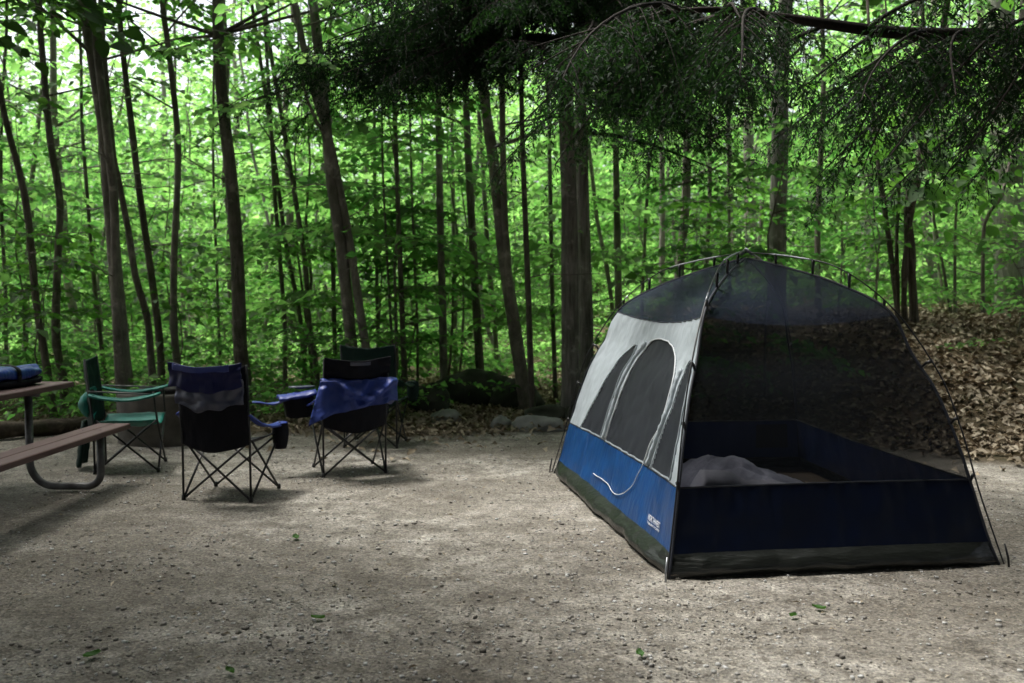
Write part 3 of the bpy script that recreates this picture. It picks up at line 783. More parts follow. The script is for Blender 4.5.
# far-off woods: leaf masses beyond the trees one can tell apart
def far_woods():
    rg = np.random.default_rng(909); L = Leaves()
    for c in range(1300):
        y = rg.uniform(26, 62); x = rg.uniform(-.68, .68) * y; g = ground_z(x, y)
        left = 1 - sm(-.25, .1, x / y)
        top = rg.uniform(3, 12.5) * (1 - .1 * left) + .1 * (y - 25)
        zc = g + rg.uniform(.02, 1) * top
        n = int(rg.uniform(90, 150)); rr = rg.uniform(.8, 2.2)
        p = rg.normal(0, 1, (n, 3)) * [rr, rr, rr * .28] + [x, y, zc]
        p[:, 2] += np.abs(rg.normal(0, .3, n)) * rg.choice([-1, 1], n)
        L.add(p, rg.normal(0, 1, (n, 3)) * [1, 1, .3], np.array([0, 0, 1.0]) + rg.normal(0, .4, (n, 3)), rg.uniform(.16, .42, n))
    o = obj_from(L.mesh("far_woods", M["leaf_far"], width=.75), "far_woods")
    tag(o, "sunlit green mass of far-off woodland behind all the trunks", "woods", kind="stuff")
far_woods()

# low ground cover under the trees
def undergrowth():
    rg = np.random.default_rng(606); L = Leaves(); L2 = Leaves()
    for _ in range(2300):
        y = rg.uniform(10.2, 33); x = rg.uniform(-.62, .62) * y; d = y - float(edge_y(x))
        if d < .5: continue
        px = 512 + F * x / y
        if px > 405 and y < (15 if px > 600 else 13) and rg.random() < .93: continue
        g = ground_z(x, y); n = rg.integers(2, 5); h = rg.uniform(.1, .75)
        for i in range(n):
            a = rg.uniform(0, 6.28); spray(L if y < 14.5 else L2, None, (x, y, g + h * rg.uniform(.5, 1)), (math.cos(a), math.sin(a), .25), rg.uniform(.3, .7), .095, rg)
    tag(obj_from(L.mesh("undergrowth", M["leaf"]), "undergrowth"), "low leafy green ground cover beneath the trees", "undergrowth", kind="stuff")
    tag(obj_from(L2.mesh("brightened_undergrowth", M["leaf_far"]), "brightened_undergrowth"), "bright green ground cover deeper in the woods", "undergrowth", kind="stuff")  # lighter leaf material stands in for sunlight on the deeper cover
undergrowth()

# big trees standing behind and beside the photographer: added out of view to shut out sky light
def shade_tree(seed):
    rg = np.random.default_rng(seed); wood = MB(); L = Leaves(); k = 14; h = 13
    z = np.linspace(-.2, h, k); Q = np.stack([np.cumsum(rg.normal(0, .08, k)), np.cumsum(rg.normal(0, .08, k)), z], 1); Q -= Q[0] * [1, 1, 0]
    rad = np.linspace(.2, .05, k); wood.tube(Q, rad, 10)
    limbs_on(Q, rad, 34, 1.6, h, 1.8, 4.2, rg, L, wood, .2, rise=(.0, .4), sprays=(4, 6), dens=.8)
    return finish_tree("shade_tree", "x", "tree", "unseen trees added behind the photographer", (0, 0, 0), wood, "bark_dark", L, "leaf_shade", flat=None)
st = [shade_tree(801), shade_tree(802)]
spots = [(-3, -7.5), (2.5, -7.8), (-8.2, -1.6), (8.3, -1.2), (-9.6, 1.8), (0.3, -5.5), (-4, -6), (4.6, -5.5), (8.6, 2.4), (-9.8, 5.5), (8.8, 7.5), (-8, -4), (8, -4)] + [(12 * math.cos(R(a)), 3 + 12 * math.sin(R(a))) for a in (-5, -25, -45, -68, -90, -112, -135, -155, -175, 165, 148, 15, 33)]
for i, (x, y) in enumerate(spots):
    o = st[i] if i < 2 else copy_tree(st[i % 2]); o.location = (x, y, ground_z(x, y)); o.rotation_euler = (0, 0, i * 1.3)
    o["label"] = "tall dense leafy tree added out of view for shade behind the photographer"

# more unseen trees, added so their high crowns darken the near gravel
def canopy_tree(seed):
    rg = np.random.default_rng(seed); wood = MB(); L = Leaves(); k = 16; h = 14
    z = np.linspace(-.2, h, k); Q = np.stack([np.cumsum(rg.normal(0, .08, k)), np.cumsum(rg.normal(0, .08, k)), z], 1); Q -= Q[0] * [1, 1, 0]
    rad = np.linspace(.24, .05, k); wood.tube(Q, rad, 10)
    limbs_on(Q, rad, 48, 4.2, h, 2.9, 5.3, rg, L, wood, .24, rise=(.0, .35), sprays=(6, 8), dens=.8)
    return finish_tree("shade_tree", "x", "tree", "tall trees added beside the clearing out of view", (0, 0, 0), wood, "bark_dark", L, "leaf_shade", flat=None)
ct = [canopy_tree(811), canopy_tree(812)]
for i, (x, y) in enumerate([(-1.6, -1.7), (1.7, -1.6), (5.4, .6), (-5.6, -.6), (-4.6, -2.6), (4.9, -2.4), (.3, -3.4), (6.8, 1.8), (-6.6, -1.2)]):
    o = ct[i] if i < 2 else copy_tree(ct[i % 2]); o.location = (x, y, ground_z(x, y)); o.rotation_euler = (0, 0, i * 2.1 + .4)
    o["label"] = "tall tree with a high spreading crown, added out of view for shade beside the clearing"
# ------------------------------------------------------------------ tent
TA, TB, TC, TD = (np.array(v) for v in ([.324, 7.479, 0.], [.773, 4.58, 0.], [2.592, 4.842, 0.], [2.40, 7.66, 0.]))
APEX = np.array([1.545, 6.16, 0.]); TBASE = np.array([1.5, 6.15, 0.])
FZ = np.array([0, .13, .42, .65, .9, 1.1, 1.34, 1.50, 1.60, 1.68]); FS = np.array([.015, .05, .11, .16, .23, .315, .40, .60, .80, 1.0])
PZ = np.array([0, .20, .40, .70, 1.0, 1.35, 1.58, 1.66, 1.705]); PS = np.array([0, .045, .088, .145, .225, .39, .59, .78, 1.0])
TT = np.linspace(0, 1, 200)
def _dense(s, z):
    P = smooth_path(np.stack([s, z, 0 * s], 1), 300); return P[:, 0], P[:, 1]
fs_d, fz_d = _dense(FS, FZ); ps_d, pz_d = _dense(PS, PZ)
# parameter t: arc-like, so flat top and steep foot are both sampled
fl = np.concatenate([[0], np.cumsum(np.hypot(np.diff(fs_d) * 1.8, np.diff(fz_d)))]); fl /= fl[-1]
def fab(P, t):
    s = np.interp(t, fl, fs_d); z = np.interp(t, fl, fz_d)
    return P + (APEX - P) * s + np.array([0, 0, z])
def t_of(z): return float(np.interp(z, fz_d, fl))
t3_ = t_of(1.31); t2_ = t_of(.43)
def face_pt(P, Q, u, t, sag=.05, wr=.006, seed=0):
    a, b = fab(P, t), fab(Q, t); p = a + (b - a) * u
    mid = (P + Q) / 2; inw = APEX - mid; inw[2] = 0; inw = inw / np.linalg.norm(inw)
    e = 4 * u * (1 - u)
    p = p + inw * sag * e * math.sin(math.pi * min(1, t * 1.15)) + np.array([0, 0, -1]) * .055 * e * math.exp(-((t - t3_) / .16) ** 2)
    if wr:
        n = mnoise.noise((u * 5 + seed, t * 3, seed)) + .6 * mnoise.noise((u * 17 + seed, t * 5, seed + 4)) + .35 * mnoise.noise((u * 30, t * 30, seed))
        n += .9 * abs(mnoise.noise((u * 7 + t * 9, t * 4 - u * 3, seed + 11))) + .9 * abs(mnoise.noise((u * 7 - t * 9, t * 4 + u * 3, seed + 15))) - .4
        k_ = math.sin(u * 95 + 6 * mnoise.noise((u * 6, 1, seed))) * (.9 * math.exp(-abs(t - t3_) / .045) + .6 * math.exp(-abs(t - t2_) / .03))
        k_ += 1.3 * math.sin(t * 60 + 5 * mnoise.noise((t * 5, 2, seed))) * (math.exp(-u / .035) + math.exp(-(1 - u) / .035)) * min(1, 25 * u * (1 - u))
        p = p - inw * (n + .55 * k_ * min(1, 12 * u * (1 - u))) * wr
    return p

tent = empty("dome_tent", tuple(TBASE))
tag(tent, "blue and silver dome tent with black see-through mesh roof on the gravel", "tent")
def tpart(name, mb, m, parent=None, smooth=True):
    mb.V = [tuple(np.asarray(v) - TBASE) for v in mb.V]
    return mb.build(name, M[m], parent or tent, smooth)
FACES = {"door": (TA, TB), "front": (TB, TC), "side": (TC, TD), "back": (TD, TA)}
t1, t2, t3 = t_of(.115), t_of(.43), t_of(1.31)

def panel(P, Q, ta, tb, nu, nt, **kw):
    return [[face_pt(P, Q, u, t, **kw) for u in np.linspace(0, 1, nu)] for t in np.linspace(ta, tb, nt)]
for i, (nm, (P, Q)) in enumerate(FACES.items()):
    # tub: bulges outward onto the ground
    rows = []
    inw = APEX - (P + Q) / 2; inw[2] = 0; inw /= np.linalg.norm(inw)
    for t in np.linspace(0, t1, 9):
        row = []
        for u in np.linspace(0, 1, 60):
            p = face_pt(P, Q, u, t, 0.0, .016, 20 + i)
            p = p - inw * .05 * math.sin(math.pi * t / t1) * min(1, 6 * u * (1 - u) * 2)
            p[2] = max(p[2], .006); 
            row.append(p)
        rows.append(row)
    # upper rim matches the band's lower rim
    rows[-1] = [face_pt(P, Q, u, t1, .05, .011, i) for u in np.linspace(0, 1, 60)]
    tpart("tub_wall", MB().grid(rows), "ten_black")
    tpart("lower_wall", MB().grid(panel(P, Q, t1, t2, 90, 22, seed=i, wr=.011)), {"door": "ten_blue", "front": "ten_blue_shaded"}.get(nm, "ten_blue_dimmed"))
    if nm != "door":
        tpart("mesh_wall", MB().grid(panel(P, Q, t2, t3, 40, 30, seed=i, wr=.003)), "ten_mesh")
    tpart("mesh_roof", MB().grid(panel(P, Q, t3, .992, 40, 26, seed=i, wr=.003)), "ten_mesh_skylit")
    for tt, r in ((t2, .005),) + (((t3, .004),) if nm == "door" else ()):
        tpart("seam", MB().tube([face_pt(P, Q, u, tt, seed=i, wr=.009 if tt == t2 else .006) for u in np.linspace(0, 1, 40)], r, 6), "seam")
# leg sleeves: dark tape down each corner
for P in (TA, TB, TC, TD):
    tpart("corner_seam", MB().tube([fab(P, t) for t in np.linspace(0, .99, 50)], .008, 6), "seam")
tpart("tent_floor", MB().grid([[(fab(TA, 0) * (1 - u) + fab(TB, 0) * u) * (1 - v) + (fab(TD, 0) * (1 - u) + fab(TC, 0) * u) * v + np.array([0, 0, .02 + .008 * mnoise.noise((u * 9, v * 9, 2))]) for u in np.linspace(0, 1, 40)] for v in np.linspace(0, 1, 40)]), "ten_floor")

# silver door panel with its windows (outlines in panel coordinates: u across, z up)
door_o = [(.385, .44), (.39, .60), (.40, .80), (.405, .95), (.415, 1.06), (.44, 1.14), (.49, 1.185), (.56, 1.20), (.63, 1.19), (.70, 1.165), (.765, 1.11), (.805, 1.03), (.825, .93), (.825, .82), (.81, .68), (.765, .58), (.73, .44)]
left_o = [(.13, .44), (.16, .58), (.195, .75), (.225, .92), (.25, 1.03), (.285, 1.10), (.33, 1.13), (.335, 1.04), (.335, .85), (.33, .65), (.32, .44)]
right_o = [(.79, .44), (.825, .60), (.86, .75), (.89, .90), (.915, 1.02), (.945, 1.075), (.965, 1.0), (.968, .85), (.962, .70), (.955, .55), (.945, .44)]
def inside(poly, x, y):
    c = False; n = len(poly); j = n - 1
    for i in range(n):
        (xi, yi), (xj, yj) = poly[i], poly[j]
        if (yi > y) != (yj > y) and x < (xj - xi) * (y - yi) / (yj - yi) + xi: c = not c
        j = i
    return c
def rounded(poly, n=90): 
    P = smooth_path([(a, b, 0) for a, b in poly], n); return [(p[0], p[1]) for p in P]
shapes = {"door": rounded(door_o), "left": rounded(left_o), "right": rounded(right_o)}
nu, nt_ = 150, 150
us = np.linspace(0, 1, nu); ts = np.linspace(t2, t3, nt_)
G_ = np.array([[face_pt(TA, TB, u, t, wr=.010, seed=0) for u in us] for t in ts])
zt = np.interp(ts, fl, fz_d)
mbs = {"grey": MB(), "door": MB(), "left": MB(), "right": MB()}
sets = {k: [] for k in mbs}
for i in range(nt_ - 1):
    for j in range(nu - 1):
        u, z = (us[j] + us[j + 1]) / 2, (zt[i] + zt[i + 1]) / 2
        k = next((s for s in shapes if inside(shapes[s], u, z)), "grey")
        sets[k].append((i * nu + j, i * nu + j + 1, (i + 1) * nu + j + 1, (i + 1) * nu + j))
Vg = G_.reshape(-1, 3)
def sub(name, faces, m):
    ids = sorted({v for f in faces for v in f}); mp = {v: k for k, v in enumerate(ids)}
    mb = MB().add(Vg[ids], [tuple(mp[v] for v in f) for f in faces]); return tpart(name, mb, m)
sub("door_panel", sets["grey"], "ten_grey")
dp = sub("door_mesh", sets["door"], "win_mesh")
sub("side_window", sets["left"], "win_mesh"); sub("side_window", sets["right"], "win_mesh")
OUT = np.cross(TB - TA, [0, 0, 1.0]); OUT = -OUT / np.linalg.norm(OUT)
if OUT @ (APEX - (TA + TB) / 2) > 0: OUT = -OUT
def on_face(u, z, off=.006, wr=.010):
    return face_pt(TA, TB, u, t_of(z), wr=wr, seed=0) + OUT * off
tpart("door_zip", MB().tube([on_face(u, z) for u, z in shapes["door"]], .0048, 6), "piping")
for k in ("left", "right"):
    tpart("window_trim", MB().tube([on_face(u, z) for u, z in shapes[k]], .004, 6), "ten_grey")
# rolled pleated strips either side of the door
for pts in ([(.36, .44), (.365, .65), (.37, .9), (.375, 1.05), (.41, 1.16)], [(.76, .44), (.80, .6), (.835, .75), (.855, .92), (.87, 1.02)]):
    P = smooth_path([(a, b, 0) for a, b in pts], 30)
    tpart("door_flap", MB().tube([on_face(p[0], p[1], .004) for p in P], .016 + .004 * np.sin(np.arange(30) * 1.9), 7), "ten_grey")
cord = smooth_path([(.377, .205, 0), (.43, .205, 0), (.50, .205, 0), (.56, .185, 0), (.61, .19, 0), (.66, .235, 0), (.70, .30, 0), (.72, .37, 0), (.735, .44, 0)], 40)
tpart("zip_cord", MB().tube([on_face(p[0], p[1], .012, .011) for p in cord], .0032, 6), "piping")
# maker's mark printed on the blue band
def print_text(body, uv, size, name):
    cu = bpy.data.curves.new(name, "FONT"); cu.body = body; cu.size = 1.0; cu.offset = .012
    to = bpy.data.objects.new(name, cu); COL.objects.link(to)
    dg = bpy.context.evaluated_depsgraph_get(); me = bpy.data.meshes.new_from_object(to.evaluated_get(dg))
    bpy.data.objects.remove(to)
    w = max(v.co.x for v in me.vertices)
    L_ = np.linalg.norm(TB - TA) * .84
    for v in me.vertices:
        u = uv[0] + v.co.x / w * uv[1]; z = uv[2] + v.co.y * size * .95
        v.co = Vector(on_face(u, z, .008, .011) - TBASE)
    me.materials.clear(); me.materials.append(M["white_print"])
    return obj_from(me, name, tent)
print_text("NORTHWEST", (.832, .085, .182), .045, "printed_name")
print_text("TERRITORY", (.832, .085, .163), .016, "printed_line")
# vent in the far wall
tpart("vent", MB().grid([[face_pt(TD, TA, u, t, seed=3) + (APEX - (TD + TA) / 2) * np.array([1, 1, 0]) * .012 for u in np.linspace(.05, .19, 6)] for t in np.linspace(t_of(.2), t_of(.4), 6)]), "seam")

# poles: two long hoops crossing at the top, dark at the feet, bare metal near the crossing
pl = np.concatenate([[0], np.cumsum(np.hypot(np.diff(ps_d) * 1.8, np.diff(pz_d)))]); pl /= pl[-1]
def pole_pt(P, t, lift=0):
    s = np.interp(t, pl, ps_d); z = np.interp(t, pl, pz_d); return P + (APEX - P) * s + np.array([0, 0, z + lift])
for (P, Q, lift) in ((TA, TC, 0.0), (TB, TD, .012)):
    a = [pole_pt(P, t, lift * t) for t in np.linspace(0, 1, 70)] + [pole_pt(Q, t, lift * t) for t in np.linspace(.985, 0, 70)]
    a = np.array(a); a[:, 2] += .01
    po = tpart("pole", MB().tube(a, .0045, 8), "pole_black")
    for f0, f1 in ((.38, .47), (.53, .60), (.29, .30)):
        i0, i1 = int(f0 * 140), max(int(f1 * 140), int(f0 * 140) + 3)
        mb = MB().tube(a[i0:i1], .0056, 8); mb.V = [tuple(np.asarray(v) - TBASE) for v in mb.V]
        mb.build("pole_sleeve", M["alu"], po)
for P in (TA, TB, TC, TD):
    for zf in (.42, .72, 1.02, 1.36):
        a = fab(P, t_of(zf)); k = int(np.argmin(np.abs(pz_d - zf - .03))); b = P + (APEX - P) * ps_d[k] + np.array([0, 0, pz_d[k] + .01])
        tpart("pole_clip", MB().tube([a, (a + b) / 2 + np.array([0, 0, .01]), b], [.007, .009, .012], 6), "pole_black")
    for sf in (.55, .7, .86):
        t = float(np.interp(sf, fs_d, fl)); a = fab(P, t); k = int(np.argmin(np.abs(ps_d - sf))); b = P + (APEX - P) * ps_d[k] + np.array([0, 0, pz_d[k] + .01])
        tpart("pole_clip", MB().tube([a, (a + b) / 2, b], [.008, .009, .012], 6), "pole_black")
tpart("top_hub", MB().tube([APEX + np.array([-.03, .02, 1.70]), APEX + np.array([0, 0, 1.735]), APEX + np.array([.035, -.03, 1.70])], .012, 8), "alu")
for P, Q in ((TB, TC), (TC, TD), (TA, TB)):
    o = unit(P - APEX) 
    tpart("stake", MB().tube([P + o * .03 + np.array([0, 0, -.05]), P + o * .02 + np.array([0, 0, .05]), P + o * .0 + np.array([0, 0, .12])], [.005, .006, .005], 7), "alu" if P is TB else "pole_black")

# sleeping bag heaped inside, against the door side
def sleeping_bag():
    base = np.array([1.55, 6.05, .035]); nu, nv = 110, 84; rows = []
    for i in range(nv):
        v = i / (nv - 1); row = []
        for j in range(nu):
            u = j / (nu - 1)
            x = -.52 + 1.12 * u; y = -.75 + 1.3 * v
            x += .07 * math.sin(v * 5); 
            e = (max(0, 1 - abs(2 * u - 1) ** 4)) ** .55 * (max(0, 1 - abs(2 * v - 1) ** 3.2)) ** .6
            h = .42 * (1 - .68 * sm(.1, 1.0, u)) * (.85 + .25 * math.sin(3 * v + 1))
            q = .10 * abs(math.sin(u * 9 + 2.5 * v + .8 * mnoise.noise((u * 3, v * 3, 0)))) + .05 * abs(math.sin(u * 17 - v * 6))
            n = -.05 * (1 - abs(math.sin(v * 16 + 1.5 * mnoise.noise((u * 3, v * 2, 8))))) ** 3 - .05 * abs(mnoise.noise((u * 8 + v * 5, v * 7, 3))) + .045 * mnoise.noise((u * 6, v * 6, 4)) + .02 * mnoise.noise((u * 15, v * 15, 6))
            row.append(base + np.array([x, y, e * (h - q * .3 + n * .75)]))
        rows.append(row)
    root = empty("sleeping_bag", tuple(base)); tag(root, "rumpled pale lilac sleeping bag heaped inside the tent", "sleeping bag")
    mb = MB().grid(rows); mb.V = [tuple(np.asarray(v) - base) for v in mb.V]; mb.build("quilt", M["bag"], root)
    # turned-back lining along the near edge
    rows2 = []
    for i in range(12):
        v = i / 11; row = []
        for j in range(50):
            u = j / 49; x = -.50 + .95 * u; a = math.pi * 1.15 * v - .4
            r = (.075 - .03 * u) * (1 + .35 * mnoise.noise((u * 9, v, 3)))
            y = -.60 + .1 * math.sin(u * 3.5) + math.cos(a) * r * -1.6
            z = .30 * (1 - .45 * u) * min(1, u * 6 + .5) + math.sin(a) * r + .03 * mnoise.noise((u * 7, 2, 1))
            row.append(np.array([x, y, z]))
        rows2.append(row)
    MB().grid(rows2, .01).build("lining", M["bag_lining"], root)
sleeping_bag()

# ------------------------------------------------------------------ camping chairs
def cloth(p00, p10, p11, p01, nu, nv, fn=None, wr=.008, seed=0):
    p00, p10, p11, p01 = (np.asarray(p, float) for p in (p00, p10, p11, p01))
    n = np.cross(p10 - p00, p01 - p00); n /= np.linalg.norm(n) + 1e-9; rows = []
    for i in range(nv):
        v = i / (nv - 1); row = []
        for j in range(nu):
            u = j / (nu - 1); p = (p00 * (1 - u) + p10 * u) * (1 - v) + (p01 * (1 - u) + p11 * u) * v
            w = wr * (mnoise.noise((u * 5, v * 5, seed)) + .6 * mnoise.noise((u * 13, v * 9, seed + 2)))
            p = p + n * w
            if fn is not None: p = p + np.asarray(fn(u, v), float)
            row.append(p)
        rows.append(row)
    return rows

def chair(label, loc, rz, body, trim, seed=0, zs=1.0, arm_front=.56, arm_rear=.64, arm_mat=None, lean=.1, pouch=(1,), back_top=.92, group="folding camp chairs", seatmat=None, arm_out=.065):
    c = empty("camp_chair", loc, rz); tag(c, label, "chair", group); c.scale = (1, 1, zs)
    W, D, Sz = .25, .24, .43; r = .0085
    feet = {"a": (-W, -D, .01), "b": (W, -D, .01), "c": (W, D, .01), "d": (-W, D, .01)}
    seat = {"a": (-W, -D + .02, Sz), "b": (W, -D + .02, Sz), "c": (W + .02, D, Sz), "d": (-W - .02, D, Sz)}
    tops = [(-W - .005, -D - lean, back_top), (W + .005, -D - lean, back_top)]
    for p, q in (("a", "b"), ("b", "a"), ("b", "c"), ("c", "b"), ("c", "d"), ("d", "c"), ("d", "a"), ("a", "d")):
        A_, B_ = np.array(feet[p]), np.array(seat[q])
        MB().tube([A_, B_], r, 8).build("cross_tube", M["steel_black"], c)
    for k in "abcd":
        x, y, z = feet[k]; MB().tube([(x, y, 0), (x, y, .035)], [.016, .013], 8).build("foot", M["steel_black"], c)
    for s, f, t in ((-1, "a", tops[0]), (1, "b", tops[1])):
        MB().tube([(s * W, -D, .02), (s * W, -D - .005, Sz), t], r, 8).build("back_post", M["steel_black"], c)
        fr = (s * (W + arm_out), D - .02, arm_front)
        MB().tube([(s * (W + .02), D, Sz), fr], r, 8).build("arm_post", M["steel_black"], c)
        bk = (s * W, -D - lean * .45, arm_rear)
        x0, x1 = s * (W - .015), s * (W + arm_out + .01)
        g = cloth((x0, bk[1], bk[2]), (x1, bk[1], bk[2] - .01), (fr[0] + s * .05, fr[1] + .05, fr[2]), (fr[0] - s * .06, fr[1] + .05, fr[2]), 8, 16,
                  lambda u, v: (0, 0, -.045 * math.sin(math.pi * v) - .012 * (2 * u - 1) ** 2), .006, seed + s)
        ar = MB().grid(g, .012).build("arm_rest", M[arm_mat or trim], c)
        if s in pouch:
            px_, py_ = fr[0] + s * .01, fr[1] - .01
            k = 14; rows = []
            for zf in np.linspace(0, 1, 8):
                rad = .055 * (1 + .12 * math.sin(zf * 3)) * (1 - .25 * zf ** 3)
                rows.append([(px_ + rad * math.cos(6.2832 * j / k) * (1 + .1 * mnoise.noise((j, zf * 4, seed))), py_ + rad * math.sin(6.2832 * j / k), arm_front - .005 - .19 * zf) for j in range(k + 1)])
            rows.append([(px_, py_, arm_front - .2)] * (k + 1))
            MB().grid(rows).build("cup_pouch", M[body], ar)
    # seat: slung between four corners
    g = cloth(seat["a"], seat["b"], seat["c"], seat["d"], 22, 18, lambda u, v: (0, 0, -.075 * math.sin(math.pi * u) * (.35 + .65 * math.sin(math.pi * (1 - v) * .6 + .6))), .01, seed)
    MB().grid(g, .006).build("seat", M[seatmat or body], c)
    g = cloth((-W, -D - .01, Sz - .03), (W, -D - .01, Sz - .03), (tops[1][0], tops[1][1], back_top), (tops[0][0], tops[0][1], back_top), 26, 26,
              lambda u, v: (0, -.07 * math.sin(math.pi * u) * (1 - .35 * v), -.03 * math.sin(math.pi * u) * v - .05 * math.sin(math.pi * u) * (1 - v)), .014, seed + 5)
    bk = MB().grid(g, .008).build("back_rest", M[body], c)
    return c, bk, dict(W=W, D=D, Sz=Sz, top=back_top, lean=lean)

def back_patch(c, info, v0, v1, u0, u1, m, name, off=.02, seed=0, ragged=0.0, bulge=.015, parent=None):
    """a cloth layer lying on the outside of the back rest"""
    W, D, Sz, tp, ln = (info[k] for k in ("W", "D", "Sz", "top", "lean")); rows = []
    for v in np.linspace(v0, v1, 20):
        row = []
        for u in np.linspace(u0, u1, 34):
            vv = v + ragged * mnoise.noise((u * 4, seed, 0)) * (1 if v == v0 else .3)
            x = -W + 2 * W * u; y = -D - .01 - ln * vv; z = Sz - .03 + (tp - Sz + .03) * vv
            ss = math.sin(math.pi * min(1, max(0, u)))
            y += -.07 * ss * (1 - .35 * vv); z += -.03 * ss * vv - .05 * ss * (1 - vv)
            w = bulge * (mnoise.noise((u * 3, vv * 5, seed)) + 1.1 * abs(mnoise.noise((u * 4 + vv * 4, vv * 6 - u * 2, seed + 1))) - .3)
            row.append((x, y - off - w - bulge, z))
        rows.append(row)
    return MB().grid(rows, .006).build(name, M[m], parent if parent is not None else c)

# navy chair with its back to us
c1, b1, i1 = chair("navy camp chair with its back turned and a grey band across it", (-2.02, 6.67, 0), R(-9), "chair_black", "blue_arm", 1, 1.0, .50, .62, pouch=(1, -1), back_top=.955, lean=.055, arm_out=.02)
back_patch(c1, i1, .52, .83, -.01, 1.0, "grey_cloth", "back_pocket", .018, 3, .10, .03)
back_patch(c1, i1, .74, 1.04, -.03, 1.03, "navy", "head_flap", .07, 5, .06, .028)
back_patch(c1, i1, .975, 1.045, .08, .9, "blue_arm", "flap_highlight", .115, 8, .03, .012)  # brighter blue strip: painted highlight along the flap's top rim
# black chair behind it, draped with a blue cloth
c2, b2, i2 = chair("black camp chair draped with a blue cloth over its back", (-1.34, 7.60, 0), R(21), "chair_black", "chair_black", 2, 1.0, .58, .63, arm_mat="blue_arm", pouch=(1,), back_top=.945)
back_patch(c2, i2, .78, 1.02, -.02, 1.02, "chair_black", "head_flap", .02, 11, .03, .02)
back_patch(c2, i2, .955, 1.0, .36, .68, "grey_cloth", "label_patch", .042, 12, .0, .004)
# its padded side pouch with a cup ring and loose strap hanging out on one side
def side_pouch():
    rows = []
    for zf in np.linspace(0, 1, 9):
        w, d = .125 * (1 - .2 * zf), .09
        rows.append([(-.40 + w * math.copysign(abs(math.cos(a)) ** .6, math.cos(a)), .06 + d * math.copysign(abs(math.sin(a)) ** .6, math.sin(a)), .615 - .16 * zf + .012 * mnoise.noise((a, zf * 3, 2))) for a in np.linspace(0, 2 * math.pi, 25)])
    rows.append([(-.40, .06, .452)] * 25)
    p = MB().grid(rows).build("side_pouch", M["chair_black"], c2)
    g = cloth((-.56, -.04, .60), (-.26, -.04, .645), (-.26, .17, .645), (-.56, .17, .605), 14, 8, lambda u, v: (0, 0, .03 * math.sin(math.pi * v)), .012, 4)
    MB().grid(g, .014).build("pouch_lid", M["blue_arm"], p)
    g = cloth((-.76, .0, .575), (-.53, -.02, .60), (-.53, .09, .60), (-.76, .08, .575), 14, 6, lambda u, v: (0, 0, .018 * math.cos(u * 4.5)), .006, 7)
    MB().grid(g, .01).build("loose_strap", M["blue_arm"], p)
    ring = [(-.36 + .11 * math.cos(a), .12 + .06 * math.sin(a), .68 + .012 * math.sin(a)) for a in np.linspace(0, 2 * math.pi, 24)]
    MB().grid([[(-.36 + k * .11 * math.cos(a), .12 + k * .06 * math.sin(a), .685 - .015 * (1 - k)) for a in np.linspace(0, 2 * math.pi, 24)] for k in (.02, .5, 1.0)], .012).build("cup_disc", M["grey_cloth"], p)
side_pouch()
c3, b3, i3 = chair("dark green camp chair standing close behind the black one", (-1.32, 8.98, 0), R(-4), "dark_green", "dark_green", 3, 1.035, .58, .64, pouch=(1,), back_top=.95)
c4, b4, i4 = chair("teal camp chair seen from the side at the table's end", (-3.18, 7.72, 0), R(-76), "dark_green", "teal", 4, 1.0, .66, .66, arm_mat="teal", pouch=(), back_top=.93, seatmat="teal", lean=.06)
# teal pocket behind its back, slack carry bag hanging below, pale arm tubes
rows = []
for zf in np.linspace(0, 1, 12):
    w = .19 * math.sin(math.pi * min(1, .15 + zf * .8)) ** .6
    rows.append([(u * w, -.29 - .10 * math.sin(math.pi * zf) * (1 - u * u) ** .5 + .01 * mnoise.noise((u * 4, zf * 6, 2)), .68 - .27 * zf) for u in np.linspace(-1, 1, 16)])
MB().grid(rows, .006).build("back_pocket", M["teal"], c4)
rows = []
for zf in np.linspace(0, 1, 12):
    rows.append([(-.04 + u * .13, -.32 - .05 * (1 - u * u) ** .5 + .012 * mnoise.noise((u * 5, zf * 6, 7)) - .05 * zf, .40 - .37 * zf) for u in np.linspace(-1, 1, 14)])
MB().grid(rows, .01).build("carry_bag", M["dark_green"], c4)
for s in (-1, 1):
    MB().tube([(s * .28, -.27, .67), (s * .30, .0, .655), (s * .315, .20, .64)], .007, 8).build("arm_tube", M["galv"], c4)

